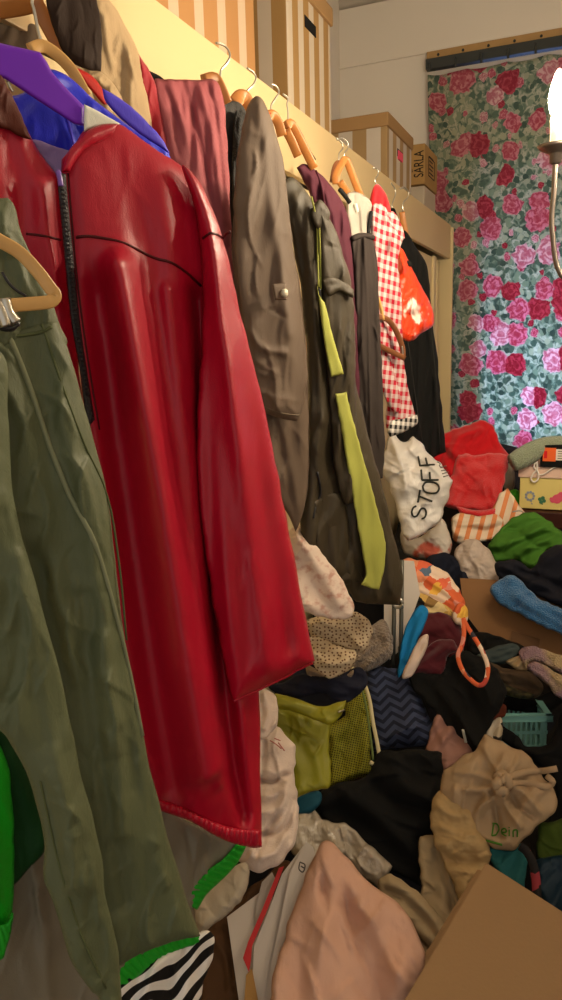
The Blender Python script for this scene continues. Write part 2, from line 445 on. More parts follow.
# coved cornice between the far wall and the ceiling
bm = bmesh.new(); prof = [(FY-.12*(1-math.cos(a)), CZ-.12+.12*math.sin(a)) for a in [k*math.pi/2/8 for k in range(9)]]+[(FY, CZ)]
A = [bm.verts.new((LX, y, z)) for y, z in prof]; B = [bm.verts.new((RX, y, z)) for y, z in prof]
for i in range(len(A)): j = (i+1) % len(A); bm.faces.new((A[i], A[j], B[j], B[i]))
bm.faces.new(A[::-1]); bm.faces.new(B); bmesh.ops.recalc_face_normals(bm, faces=bm.faces)
from_bm('trim_1', bm, wallm, smooth=True, **S_)
bm = bmesh.new(); bx(bm, (LX, FY-.012, 3.03), (RX, FY, 3.042), .004); from_bm('trim_2', bm, wallm, **S_)
# window behind the curtain
whitem = fabric('white_paint', '#e9e6df', .5, 0, var=.02, coord='Object')
win = thing('window_1', None, None); win['kind'] = 'structure'
bm = bmesh.new()
for a, b in (((WX0, FY+.04, WZ0), (WX0+.06, FY+.1, WZ1)), ((WX1-.06, FY+.04, WZ0), (WX1, FY+.1, WZ1)), ((WX0, FY+.04, WZ0), (WX1, FY+.1, WZ0+.06)),
             ((WX0, FY+.04, WZ1-.06), (WX1, FY+.1, WZ1)), ((.71, FY+.045, WZ0), (.76, FY+.095, WZ1)), ((WX0, FY+.045, 2.3), (WX1, FY+.095, 2.35))): bx(bm, a, b, .004)
from_bm('window_frame', bm, whitem, win)
gm = bpy.data.materials.new('window_glass'); t = NT(gm); g = t('ShaderNodeBsdfTransparent', {0: (.92, .95, 1, 1)}); gl = t('ShaderNodeBsdfGlossy', {'Roughness': .02})
mx = t('ShaderNodeMixShader', {0: .06}); t.l.new(g.outputs[0], mx.inputs[1]); t.l.new(gl.outputs[0], mx.inputs[2]); t.l.new(mx.outputs[0], t.n['Material Output'].inputs[0])
box('window_glass', (WX0+.05, FY+.065, WZ0+.05), (WX1-.05, FY+.071, WZ1-.05), gm, win)
def light(name, typ, loc, energy, col, **k):
    l = bpy.data.lights.new(name, typ); l.energy = energy; l.color = col
    for a, b in k.items(): setattr(l, a, b)
    o = bpy.data.objects.new(name, l); COL.objects.link(o); o.location = loc; return o
o = light('daylight', 'AREA', ((WX0+WX1)/2, FY+.55, 1.25), DAY, (.28, .46, 1.0), shape='RECTANGLE', size=1.3, size_y=1.0); o.rotation_euler = (rad(-90), 0, 0)
# ------------------------------------------------------------------ curtain
def p_roses(t, co):
    def vor(sc, feat='F1', rnd=1., vec=co):
        return t('ShaderNodeTexVoronoi', {'Vector': vec, 'Scale': sc, 'Randomness': rnd}, voronoi_dimensions='2D', feature=feat)
    nz = t('ShaderNodeTexNoise', {'Vector': co, 'Scale': 30.0, 'Detail': 2.0})
    vv = t.n.new('ShaderNodeVectorMath'); vv.operation = 'MULTIPLY_ADD'; t.l.new(nz.outputs['Color'], vv.inputs[0]); vv.inputs[1].default_value = (.03,)*3; t.l.new(co, vv.inputs[2])
    wv = vv.outputs[0]
    n0 = t('ShaderNodeTexNoise', {'Vector': co, 'Scale': 26.0, 'Detail': 3.0, 'Distortion': 1.2})
    leaf = t.ramp(n0.outputs[0], [(.36, '#66786a'), (.45, '#849680'), (.52, '#a9b098'), (.60, '#d0cbb2'), (.68, '#8f9d88')])
    lf = vor(24, vec=wv); ls = t('ShaderNodeSeparateColor', {0: lf.outputs['Color']})
    lc = t.ramp(ls.outputs[0], [(0, '#6f8472'), (.3, '#9aa68c'), (.55, '#5b7064'), (.75, '#b8ba9e')], 'CONSTANT')
    leaf = t.mix(t.math('LESS_THAN', lf.outputs['Distance'], .36), leaf, lc)
    col = leaf
    for sc, rmax, thr in ((15., .36, .55), (7.2, .50, .16)):
        v = vor(sc, vec=wv, rnd=.8); s = t('ShaderNodeSeparateColor', {0: v.outputs['Color']})
        rr = t.math('MULTIPLY_ADD', s.outputs[1], rmax*.4, rmax*.6)
        rr = t.math('MULTIPLY', rr, t.math('GREATER_THAN', s.outputs[2], thr))
        r = t.math('DIVIDE', v.outputs['Distance'], t.math('MAXIMUM', rr, .001))
        n2 = t('ShaderNodeTexNoise', {'Vector': co, 'Scale': sc*4.5, 'Detail': 2.0})
        r = t.math('ADD', r, t.math('MULTIPLY_ADD', n2.outputs[0], .7, -.35))
        ring = t.math('SINE', t.math('ADD', t.math('MULTIPLY', r, 8.5), t.math('MULTIPLY', n2.outputs[0], 11.)))
        pet = t.math('MULTIPLY_ADD', ring, .5, .5)
        dark = t.ramp(s.outputs[0], [(0, '#a53c4e'), (.3, '#bd5a6b'), (.68, '#c98088')], 'CONSTANT')
        lite = t.ramp(s.outputs[0], [(0, '#c9606f'), (.3, '#dd9aa0'), (.68, '#e6c6bc')], 'CONSTANT')
        pc = t.mix(pet, dark, lite)
        pc = t.mix(t.math('MULTIPLY', t.math('LESS_THAN', r, .3), .7), pc, dark)
        col = t.mix(t.math('LESS_THAN', r, 1.), col, pc)
    return col
curtm = fabric('rose_print_cotton', '#808070', .9, .2, 900, .05, 10, pattern=p_roses, transl=.45)
cur = thing('curtain', 'floral curtain printed with pink and red roses hanging on the far wall', 'curtain')
bm = bmesh.new(); uvl = bm.loops.layers.uv.new('UVMap')
nu, nv = 220, 90; zt, zb = 2.91, .8
def cpt(a, b):
    X0 = -.145+.14*b**1.3; x = X0+a*1.62*(1-.02*b); k = .4+.6*b
    y = FY-.066+.016*k*math.sin(a*52+1.2*math.sin(a*9))+.012*k*float(pn(np.array([a*9.]), np.array([b*1.4]), 5)[0])*2
    z = zt-(zt-zb)*b-.012*abs(math.sin(a*26))*(1-b)
    if b < .04: y -= 0
    return (x, y, z)
g = [[bm.verts.new(cpt(i/nu, j/nv)) for i in range(nu+1)] for j in range(nv+1)]
for j in range(nv):
    for i in range(nu):
        f = bm.faces.new((g[j][i], g[j+1][i], g[j+1][i+1], g[j][i+1]))
        for l, (a, b) in zip(f.loops, ((i, j), (i, j+1), (i+1, j+1), (i+1, j))): l[uvl].uv = (a/nu*1.75, -b/nv*(zt-zb))
c_ = from_bm('cloth', bm, curtm, cur, smooth=True)
so = c_.modifiers.new('thickness', 'SOLIDIFY'); so.thickness = .002
rail = thing('curtain_rail', 'wooden batten with dark grey curtain track above the rose curtain', 'curtain rail')
woodm = fabric('pine_wood', '#b08d5c', .6, .1, 200, .15, 20, coord='Object'); trackm = fabric('track_grey', '#3c3f3d', .6, .1, 200, .1, 20, coord='Object')
box('batten', (-.16, FY-.03, 2.985), (1.6, FY, 3.03), woodm, rail, .004)
box('track', (-.155, FY-.075, 2.932), (1.6, FY-.03, 2.982), trackm, rail, .004)
for k in range(14):
    bm = bmesh.new(); bmesh.ops.create_uvsphere(bm, u_segments=8, v_segments=6, radius=.007, matrix=Matrix.Translation((-.1+k*.125, FY-.03, 3.008))); from_bm('nail', bm, trackm, rail, smooth=True)
for k in range(13):
    x = -.13+k*.128
    tube('curtain_hook', [(x, FY-.085, 2.96), (x, FY-.09, 2.93), (x, FY-.085, 2.915)], .006, trackm, rail, 6)
# ------------------------------------------------------------------ wardrobe
cream = fabric('cream_board', '#d2b98a', .45, .05, 30, .03, 3, coord='Object', spec=.35)
cream2 = fabric('cream_door', '#d9c596', .5, .05, 30, .04, 3, coord='Object')
inner = fabric('wardrobe_dark', '#6a5a44', .7, 0, var=.1, coord='Object')
TOP = 2.155
wd = thing('wardrobe', 'cream sliding-door wardrobe along the left wall with clothes hung on its front', 'wardrobe')
bm = bmesh.new(); bx(bm, (LX+.012, -.6, TOP-.03), (-.022, 4.06, TOP-.005)); from_bm('top_panel', bm, cream, wd)
box('fascia', (-.02, -.6, 1.988), (0, 4.058, TOP), cream, wd, .0015)
box('end_panel', (LX+.012, 4.06, 0), (.012, 4.085, TOP-.01), cream2, wd, .003)
box('plinth', (LX+.05, -.6, 0), (-.02, 4.055, .06), cream2, wd, .002)
box('side_panel', (LX+.012, -.62, 0), (0, -.6, TOP-.006), cream2, wd, .002)
box('back_panel', (LX+.012, -.6, .06), (LX+.022, 4.055, TOP-.03), inner, wd)
for i, (a, b, xx) in enumerate(((-.58, .85, -.055), (.8, 2.25, -.03), (2.2, 3.42, -.055), (3.36, 3.8, -.03), (3.78, 4.045, -.062))):
    d_ = box('door', (xx-.02, a, .06), (xx, b, 1.985 if i != 3 else 1.97), cream2, wd, .002)
    box('stile', (xx-.002, b-.06, .07), (xx+.012, b-.002, 1.975), cream2, d_, .004)
# ------------------------------------------------------------------ boxes on the wardrobe
def striped(name, a, b, period, duty):
    def f(t, co_):
        s = t('ShaderNodeSeparateXYZ', {0: co_}); v = t.math('ADD', s.outputs[0], s.outputs[1])
        fr = t.math('FRACT', t.math('MULTIPLY', v, 1/period)); return t.mix(t.math('GREATER_THAN', fr, duty), lin(a), lin(b))
    return fabric(name, a, .75, .1, 300, .06, 8, pattern=f, coord='Object')
kraft = fabric('kraft_lid', '#9c7a50', .75, .15, 200, .06, 10, coord='Object')
sbm = [striped('tan_stripes_warm_lit', '#a67a4c', '#bda68c', .105, .62), striped('tan_stripes', '#9a7848', '#bbac98', .083, .52), striped('tan_stripes_far', '#9c8058', '#bdb2a4', .115, .5)]  # first set: tan stripes with warm light painted in as orange
blk = fabric('hole_shade_black', '#0b0908', .9, 0, coord='Object'); pinkp = fabric('pink_paper', '#e0506a', .8, 0, coord='Object')
def storage(lab, x0, y0, x1, y1, h, m, handle=True, pink=False, lidh=.045):
    o = thing('storage_box', lab, 'box', 'striped storage boxes on the wardrobe')
    z = TOP-.004
    box('body', (x0, y0, z), (x1, y1, z+h), m, o, .004)
    box('lid', (x0-.008, y0-.008, z+h-lidh), (x1+.008, y1+.008, z+h+.006), kraft, o, .006)
    if handle:
        ym = (y0+y1)/2
        hh = box('handle_hole_shade', (x1-.004, ym-.045, z+h-lidh-.075), (x1+.0015, ym+.045, z+h-lidh-.045), blk, o, .001)  # black plate on the face paints the shade inside the hole
        if pink: box('paper_scrap', (x1-.003, ym-.04, z+h-lidh-.085), (x1+.006, ym+.03, z+h-lidh-.052), pinkp, hh, .001)
    return o
storage('tan striped storage box tinted orange as by warm light, cut off at the top left, on the wardrobe', -.5, 1.30, -.06, 1.80, .55, sbm[0])
storage('tall tan striped box with a dark handle hole, middle of the wardrobe top', -.5, 2.01, -.06, 2.36, .40, sbm[1])
storage('wide tan striped box with pink paper in its handle hole, near the far wall', -.52, 3.02, -.06, 3.43, .28, sbm[2], pink=True)
kb = fabric('small_carton', '#a5824f', .8, .15, 200, .05, 10, coord='Object')
inkm = fabric('black_ink', '#1c1712', .8, 0, coord='Object'); greyw = fabric('grey_white_card', '#b9ab97', .8, .1, 200, .05, 10, coord='Object')
o = thing('carton', 'pale grey carton with a darker edge under the small brown carton', 'box')
zc = at_x(425, 184, -.06)[2]
box('body', (-.30, 3.72, TOP-.004), (-.065, 3.98, zc-.004), greyw, o, .004)
box('edge_strip', (-.155, 3.717, TOP), (-.135, 3.7195, zc-.02), kraft, o, 0)
o = thing('carton', 'small brown carton printed with black capital letters, on the pale grey carton', 'box')
zt_ = at_x(425, 143, -.06)[2]
box('body', (-.30, 3.70, zc), (-.06, 3.99, zt_), kb, o, .003)
def text(name, s, size, mat, parent, M, ext=.001, sx=1.):
    c = bpy.data.curves.new(name, 'FONT'); c.body = s; c.size = size; c.extrude = ext; c.align_x = 'CENTER'; c.align_y = 'CENTER'
    tmp = bpy.data.objects.new(name, c); COL.objects.link(tmp); bpy.context.view_layer.update()
    me = bpy.data.meshes.new_from_object(tmp.evaluated_get(bpy.context.evaluated_depsgraph_get())); bpy.data.objects.remove(tmp)
    me.transform(M @ Matrix.Diagonal((sx, 1, 1, 1))); return link(name, me, mat, parent, smooth=False)
ztx = (at_x(418, 150, -.06)[2]+at_x(418, 180, -.06)[2])/2
# letters run upwards on the face towards the room (-Y): text x -> +Z, text y -> -X
Mt = Matrix(((0, -1, 0, -.086), (0, 0, -1, 3.6985), (1, 0, 0, (zc+zt_)/2), (0, 0, 0, 1)))
text('lettering', 'SÄRLA', .066, inkm, o, Mt, sx=.62)
bm = bmesh.new(); yl0, yl1, zl0, zl1 = 3.78, 3.92, zc+.05, zt_-.04
for a, b in (((yl0, zl0), (yl1, zl0+.004)), ((yl0, zl1-.004), (yl1, zl1)), ((yl0, zl0), (yl0+.004, zl1)), ((yl1-.004, zl0), (yl1, zl1))): bx(bm, (-.0605, a[0], a[1]), (-.0585, b[0], b[1]))
for k in range(5): bx(bm, (-.0605, yl0+.02, zl0+.015+k*.018), (-.0585, yl1-.03-.02*(k % 2), zl0+.02+k*.018))
from_bm('printed_label', bm, inkm, o)
# ------------------------------------------------------------------ chandelier
ch = thing('chandelier', 'metal chandelier with glowing candle bulbs at the right edge', 'chandelier')
bronze = fabric('dark_bronze', '#6a6058', .35, .05, 100, .1, 20, coord='Object', metal=.8, spec=.5)
candle = fabric('candle_sleeve', '#efe2bf', .5, 0, coord='Object', transl=.3); bulbm = emit('bulb_glow', (1., .82, .58, 1), BULB)
tip = at_d(556, 148, 1.38); cc = np.array([tip[0]+.27, tip[1]-.02, tip[2]])
tube('stem', [cc+[0, 0, -.16], cc+[0, 0, .2], [cc[0], cc[1], CZ-.02]], .011, bronze, ch, 10, 0)
lathe('hub', [(.01, -.2), (.03, -.18), (.045, -.14), (.03, -.1), (.015, -.06), (.03, -.02), (.012, .02)], bronze, cc, ch)
lathe('ceiling_rose', [(.06, -.03), (.05, -.01), (.012, .0)], bronze, (cc[0], cc[1], CZ), ch)
for k in range(5):
    a = math.atan2(tip[1]-cc[1], tip[0]-cc[0])+k*2*math.pi/5; e = np.array([math.cos(a), math.sin(a), 0.]); R_ = np.linalg.norm((tip-cc)[:2])
    q = cc+e*R_
    tube('arm', [cc+e*.03+[0, 0, -.15], cc+e*.12+[0, 0, -.26], cc+e*(R_-.03)+[0, 0, -.24], q+[0, 0, -.15], q+[0, 0, -.07], q+[0, 0, -.008]], .005, bronze, ch, 8)
    dc = lathe('drip_cup', [(.004, -.03), (.011, -.026), (.011, -.012), (.016, -.008), (.03, -.001), (.034, .005), (.012, .004)], bronze, q, ch)
    lathe('candle_sleeve', [(.0115, .004), (.012, .052), (.010, .055)], candle, q, ch, 20)
    lathe('bulb', [(.007, .055), (.013, .062), (.0165, .078), (.0165, .09), (.0135, .108), (.007, .126), (.0015, .135)], bulbm, q, ch, 20)
# ------------------------------------------------------------------ materials of clothes
F = fabric
olive = F('olive_cotton', '#565c40', .62, .15, 1400, .04, 30, spec=.35, wrinkle=.35, wscale=26)
olive_in = F('olive_seam', '#525837', .8, .2, 1200, var=.15)
grnband = F('green_elastic', '#1f9a22', .6, .2, 900, var=.1)
grnsleeve = F('green_nylon', '#169a1a', .5, .1, 600, var=.1, wrinkle=.2); grnshade = F('green_nylon_shaded', '#0f3d16', .7, .1)  # the darker green is the nylon with shade painted in
taupe = F('taupe_nylon', '#756d5c', .6, .1, 900, .06)
zebra = F('zebra_print', '#ddd8d0', .8, .1, 900, .05, pattern=p_zebra('#e3ded6', '#14120f', 10, 80, .5))
red = F('red_leather', '#a80626', .42, .12, 700, .10, 20, spec=.38, wrinkle=.10, wscale=34)
redseam = F('dark_red_seam', '#4a060a', .5, .1); redin = F('red_inner_shaded', '#4d1c0c', .7, .1)  # the inner red is browned to paint the shadow inside the collar
zipm = F('black_zip', '#15141a', .45, .6, 500, .1, spec=.5, bdist=.004); lilac = F('lilac_lining', '#8f79ab', .7, .1)
purple = F('purple_paint', '#6a24b4', .45, .0, var=.04); purple2 = F('purple_pull', '#7a5aa8', .4, 0)
blue = F('blue_satin', '#1420c8', .5, .1, 900, .08, spec=.4); violet = F('violet_blue', '#4a3ccc', .55, .1)
tagm = F('white_tag', '#dcdccb', .8, .1); metal = F('steel_wire', '#b9b4a8', .28, 0, metal=.95, var=.02, spec=.6)
wood = F('hanger_wood', '#b07238', .4, .08, 120, .12, 40, coord='Object', spec=.45); woodd = F('hanger_wood_dark', '#7a4a2c', .4, .08, 120, .12, 40, coord='Object', spec=.45)
wood3 = F('hanger_wood_pale', '#c89a5a', .4, .08, 120, .1, 40, coord='Object', spec=.45)
beige = F('beige_cotton', '#b79d78', .8, .2, 900, .08, wrinkle=.3, wscale=30); dkbrown = F('dark_brown_lining', '#26170d', .8, .1)
greybr = F('grey_brown_cloth', '#6b5d4c', .8, .2); crimson = F('crimson_cloth', '#a01524', .7, .2, sheen=.2)
rose = F('dusty_rose_jersey', '#a3555a', .75, .15, 900, .06); charc = F('charcoal_knit', '#2c2b2a', .9, .8, 260, .3, 200, bdist=.004)
coatm = F('grey_brown_gabardine', '#6c5b4c', .7, .15, 1200, .06, spec=.3, wrinkle=.15, wscale=20)
dolive = F('dark_olive_shell', '#413827', .6, .12, 900, .08, spec=.35, wrinkle=.2, wscale=22); lime = F('lime_fabric', '#b0b355', .55, .1, 900, .04)
plum = F('plum_jersey', '#4c1f2c', .85, .2, 800, .06); dkgrey = F('brown_black_cloth', '#332b27', .85, .15); white = F('white_cotton', '#a39b90', .8, .15)
ging = F('red_gingham', '#c03040', .8, .1, 900, .04, pattern=p_check('#bdb0ac', '#a80f28', .022, 8)); bging = F('black_gingham', '#555', .8, .1, pattern=p_check('#d8d2ca', '#141212', .02, 8))
redj = F('red_jersey', '#c80f1c', .8, .2, 800, .06, sheen=.2); blackc = F('black_cloth', '#0b0b0a', .9, .15, 900, .15); blackseam = F('black_seam', '#2d2b28', .8, 0)
bagor = F('orange_plastic', '#e3401c', .3, .05, 200, .05, pattern=p_noise('#e3401c', '#f1ded0', 9, .58, .62), wrinkle=.5, wscale=30, spec=.5)
stripedk = F('striped_binding', '#888', .8, 0, pattern=p_stripes('#1a1a1a', '#d8d4cc', .008, .5))
# ------------------------------------------------------------------ olive trousers on a clip hanger
g = thing('trousers', 'olive green cargo trousers hung by clips in the lower left corner', 'trousers')
YA = 28
s1 = Sheet('-70,345! 0,342! 14,332 40,322 58,322! 68,350 84,405 98,455 108,500 115,560 122,620 128,665 137,710 150,765 163,820 178,870 190,910 200,936! 180,940 150,949 117,966! 110,949 98,898 91,850 72,772 49,665 31,600 4,500 -20,440 -70,430!',
   d=.68, yaw=YA, T=16, R=26, auto=1.3, folds=[('w', 100, 40, 5, 7), ('g', '34,560 50,640 70,740 92,850 104,910', 13, -16), ('x', 60, 30, 40, 40, 2.4, 4), ('x', 95, 26, 60, 68, 2.6, 5.1), ('l', '60,420 85,500 92,560 104,640 118,720', 7, 6), ('l', '100,640 105,690 118,760 120,830', 9, 9), ('g', '78,600 92,700 108,800 125,900', 9, -8), ('l', '140,760 150,820 165,880', 7, 5)])
s1.build('right_leg', olive, g)
s1.stroke('side_seam', '42,328 65,400 85,450 107,497 118,560 126,640', 1.2, olive_in, g, off=.3)
s1.stroke('braided_seam', '10,340 30,390 50,450 70,500 95,550 115,615 130,675 142,735', 2.6, F('olive_braid', '#7d8062', .8, .3, 500), g, off=.6)
s1.stroke('pocket_edge', '4,340 30,338 44,336 52,332', 1.6, olive_in, g, off=.5)
s2 = Sheet('-80,345! 0,352 8,420 14,500 40,600 58,665 81,772 100,850 106,898 118,949 121,1000 124,1040! 105,1035! 99,1000 90,990 73,964 65,942 54,905 44,878 44,840 36,803 27,776 13,748 0,731 -30,715 -80,700!',
   ref=s1, off=.035, T=15, R=24, auto=1.3, folds=[('w', 102, 40, 5, 7), ('x', 20, 30, 40, 34, 2.4, 4), ('x', 110, 26, 60, 72, 2.6, 5.8), ('l', '20,560 40,680 62,790 72,880', 10, 10), ('g', '8,520 25,620 48,740', 10, -7), ('x', 40, 14, 16, 47, 2.4, 3.6)])
s2.build('left_leg', olive, g)
s2.stroke('leg_seam', '40,780 58,860 80,930 105,985', 1.2, olive_in, g, off=.4)
s3 = Sheet('-70,190! 0,198 8,199 16,210 22,235 32,255 42,272 52,300 60,325 66,345 30,352 0,356 -70,356!', ref=s1, off=-.005, T=10, R=16,
   folds=[('w', 100, 18, 5), ('x', 90, 26, 60, 44, 2.6, 5.1)])
s3.build('waistband', olive, g)
g = thing('clip_hanger', 'pale wooden hanger with steel clips holding the olive trousers', 'hanger')
H = Sheet('-90,170! 80,170! 80,350! -90,350!', ref=s1, off=.055, T=0, R=10, Tb=0)
H.stroke('frame', '-70,216 -20,231 0,241 20,253 38,272 50,288 55,295 51,301 40,303 0,306 -70,310', 7.0, wood3, g, flat=4., seg=8, boxy=1)
H.stroke('clip_bar', '-70,318 0,312 26,308', 1.8, metal, g)
H.stroke('hook', '-70,216 -76,200 -70,185', 2.2, metal, g)
bm = bmesh.new()
for a in ('-4,300 2,314 6,326', '4,298 8,312 16,322'): tube_bm(bm, H.path(a, .004), .0045, 8, 0)
from_bm('clip', bm, metal, g, smooth=True)
H.stroke('clip_pad', '-2,326 10,328 18,322', 4, zipm, g)
H.stroke('clip_spring', '2,272 8,282 16,290 26,296', 1.6, zipm, g)
# ------------------------------------------------------------------ red leather jacket
g = thing('leather_jacket', 'shiny red leather jacket with black zip, largest garment on the wardrobe front', 'jacket')
JA = 25
jb = Sheet('62,160! 75,145 85,130 100,125 118,124 150,146 185,168 203,188 215,225 232,300 245,400 252,520 256,620 259,700 262,847! 250,846 232,842 212,833 190,820 158,808! 145,760 130,690 115,600 100,500 90,440 82,390 78,350 72,300 66,240 62,200',
   d=.85, yaw=JA, T=26, R=60, Tb=14, auto=.25, folds=[('w', 98, 60, 5, 9), ('w', 96, 30, 1.2, 9), ('l', '120,285 136,360 158,470 180,600 206,750', 20, 38), ('l', '166,300 177,390 190,500 204,640 218,770', 9, 10),
   ('g', '96,300 110,420 130,560 150,700 166,790', 22, -36), ('g', '198,300 206,450 216,600 230,740 244,810', 11, -28), ('l', '84,280 96,400 112,520', 6, 5), ('l', '240,700 247,780 252,840', 7, 8), ('x', 30, 30, 26, 46, 2.2, 1.6)], step=3.4)
jb.build('body', red, g)
sl = Sheet('182,165 198,180 213,210 226,250 240,310 255,370 268,425 283,500 297,575 308,630 315,662! 300,668 270,683 232,700! 224,670 212,600 203,540 197,470 198,400 202,320 201,250 192,200',
   ref=jb, off=.03, T=34, R=52, Tb=10, auto=.35, folds=[('w', 84, 46, 6, 7), ('w', 92, 24, 2., 8), ('l', '216,250 232,380 250,520 268,660', 14, 14), ('g', '232,300 262,470 288,640', 14, -8), ('g', '204,300 207,450 214,590 228,680', 11, -14)], step=3.4)
sl.build('sleeve', red, g)
sl.stroke('sleeve_seam', '204,243 215,241 231,238', 1.2, redseam, g, off=.4)
sl.stroke('cuff_edge', '234,696 262,684 290,672 312,662', 1.6, red, g, off=.5)
jl = Sheet('-60,90! 4,92 14,105 30,135 45,160 60,180! 63,215 66,260 70,300 78,360 86,420! 70,430 -60,430!', ref=jb, off=.0, auto=.4, T=12, R=22, folds=[('w', 100, 30, 4), ('l', '40,190 48,240 58,300', 7, 5)])
jl.build('left_front', red, g)
c_ = Sheet('-60,60! -5,72 8,88 20,112 32,140! 18,136 0,128 -60,125!', ref=jb, off=.012, T=6, R=8); c_.build('collar_inside', redin, g, label='inside of the collar, its red browned as in shadow')
c_ = Sheet('62,172! 68,152 78,140 88,130 104,124 118,124! 112,134 100,142 88,148 78,158 70,172!', ref=jb, off=.018, auto=.4, T=9, R=9, folds=[('w', 30, 20, 2)]); c_.build('collar', red, g)
c_ = Sheet('30,140! 38,140 60,148 72,150 82,140! 80,152 70,168 60,182 50,168', ref=jb, off=-.02, T=4, R=8, folds=[('w', 60, 20, 3)]); c_.build('lining', lilac, g, label='lilac lining')
c_ = Sheet('84,104! 96,110 110,118 121,124! 108,126 96,127 84,132!', ref=jb, off=.012, T=3, R=4); c_.build('neck_label', tagm, g, label='white neck label')
z_ = Sheet('56,172! 66,174! 69,210 74,260 80,320 87,370 95,420! 87,422 80,372 71,320 65,262 60,210', ref=jb, off=.026, T=4, R=5, auto=0, wob=0)
z_.build('zip', zipm, g)
bm = bmesh.new()
for k in range(46):
    y = 186+k*4.6; x = np.interp(y, [172, 210, 260, 320, 370, 420], [61, 64.5, 69.5, 75.5, 83.5, 91])
    p = z_.pt(x, y, .0015); tube_bm(bm, [p-z_.U*.0014, p+z_.U*.0014], .0011, 5, 0)
from_bm('zip_teeth', bm, F('zip_teeth', '#222124', .45, 0, metal=.3), z_.obj)
z_.stroke('zip_pull', '58,172 60,180 61,187', 2.6, purple2, z_.obj, off=2, label='purple zip pull')
jb.stroke('yoke_seam', '78,243 97,245 128,254 160,268 180,277 200,290', 1.3, redseam, g, off=.3)
jl.stroke('yoke_seam', '26,234 40,236 60,240', 1.2, redseam, g, off=.3)
jb.stroke('front_seam', '70,180 74,230 80,300 90,370 100,430', .9, redseam, g, off=.2)
hb = Sheet('156,798! 180,806 210,820 235,828 261,830! 262,847! 250,847 232,843 212,834 190,821 160,811!', ref=jb, off=.03, auto=0, T=7, R=8, folds=[('s', 80, 7, 2.2, 2), ('w', 80, 10, 2)], step=1.8); hb.build('gathered_hem', red, g)
# ------------------------------------------------------------------ windbreaker with green elastic hem
g = thing('windbreaker', 'taupe windbreaker with bright green elastic hem behind the olive trousers', 'jacket')
s = Sheet('-60,700! 100,720! 160,800 205,828 247,838! 240,852 222,872 204,895 194,908! 196,935! 150,955 118,985 108,1040! -60,1040!', ref=jb, off=-.045, T=10, R=20, folds=[('w', 85, 40, 5), ('l', '182,820 192,860 194,905', 4, -4), ('l', '30,840 42,900 50,1000', 6, 6)])
s.build('body', taupe, g)
b = Sheet('240,840 247,843 238,862 222,880 208,893 197,910! 190,905 192,890 206,872 224,858', ref=s, off=.012, T=5, R=5, auto=0, folds=[('s', -42, 6, 2.2)], step=1.6)
b.build('elastic_hem', grnband, g)
b = Sheet('197,928! 200,942 182,949 160,960 141,974 120,993 110,1006! 104,990 116,970 135,953 160,938 180,930', ref=s, off=.012, T=5, R=5, auto=0, folds=[('s', 118, 6, 2.2)], step=1.6)
b.build('elastic_hem', grnband, g)
b = Sheet('-60,690! 0,745 12,800 14,850 14,890 10,930 4,950 -10,962 -60,960!', ref=s, off=.03, T=14, R=22, folds=[('w', 95, 30, 5)])
b.build('green_sleeve', grnsleeve, g, label='bright green sleeve')
b = Sheet('-60,915! 0,925 12,912 12,925 6,950 -4,962 -60,975!', ref=s, off=.05, T=6, R=8, auto=0, folds=[('s', 95, 5, 2)], step=1.8); b.build('elastic_cuff', grnband, g)
b = Sheet('-60,690! 10,735 30,780 46,825 46,848 30,868 0,892 -60,900!', ref=s, off=.015, T=8, R=14, folds=[('w', 95, 30, 4)])
b.build('lining', grnshade, g, label='inside of the green nylon, coloured dark as in shade')  # inside of the windbreaker, shade put into its green
g = Sheet('112,1000 116,985 135,968 160,955 185,942 203,930 214,936 213,955 208,972 202,990 200,1040! 108,1040!', ref=s, off=.006, T=9, R=14, folds=[('w', 60, 26, 6)])
g.build('zebra_cloth', zebra, label='zebra striped black and white cloth below the green elastic hem', cat='cloth')
# ------------------------------------------------------------------ purple hanger, blue jacket
g = thing('hanger', 'broad purple hanger holding the red leather jacket', 'hanger')
ph = Sheet('-60,36! 0,43! 40,52! 47,62! 52,72! 66,88! 84,106! 84,126! 74,124! 40,102! 5,79! -60,62!', ref=jb, off=.005, T=5, R=5, sharp=True); ph.build('arm', purple, g)
ph.stroke('screw', '8,82 10,87 13,92', 1.6, metal, g)
g = thing('jacket', 'bright blue jacket with violet edge behind the purple hanger', 'jacket')
s = Sheet('-40,110 18,95 30,86 46,70 60,72 78,84 92,98 112,114 135,130 158,144 168,152 180,200 170,300 90,330 40,300 0,220 -40,200', ref=jb, off=-.05, T=10, R=16, folds=[('w', 40, 30, 4), ('l', '60,118 70,140 74,160', 3, 4)]); s.build('body', blue, g)
s.stroke('front_edge', '66,116 70,130 73,146', 1.6, violet, g, off=.5)
s = Sheet('102,88! 118,97 135,110 150,125 163,140 170,154! 158,146 140,134 120,118 106,102', ref=jb, off=-.02, T=4, R=5); s.build('collar_edge', violet, g, label='violet collar edge')
# ------------------------------------------------------------------ upper left: hangers, beige coat
def hanger(label, arms, hook, d=None, X=None, r=5., mat_=wood, flat=3., name='wooden_hanger', yaw=25, extra=()):
    g = thing(name, label, 'hanger'); xs = [p for a in arms for p in pts(a)]
    cx = sum(p[0] for p in xs)/len(xs); cy = sum(p[1] for p in xs)/len(xs)
    H = Sheet([(cx-60, cy-60, 1), (cx+60, cy-60, 1), (cx+60, cy+60, 1), (cx-60, cy+60, 1)], d=d, X=X, yaw=yaw, T=0, Tb=0)
    for i, a in enumerate(arms): H.stroke('arm' if i < 2 else 'bar', a, r, mat_, g, flat=flat*.7, seg=8, boxy=1)
    if hook: H.stroke('hook', hook, 1.3*max(.55, 1.0/H.d) if H.d > .95 else 1.6, metal, g, seg=8)
    for nm, p, rr, mm in extra: H.stroke(nm, p, rr, mm, g, off=1.5)
    return g
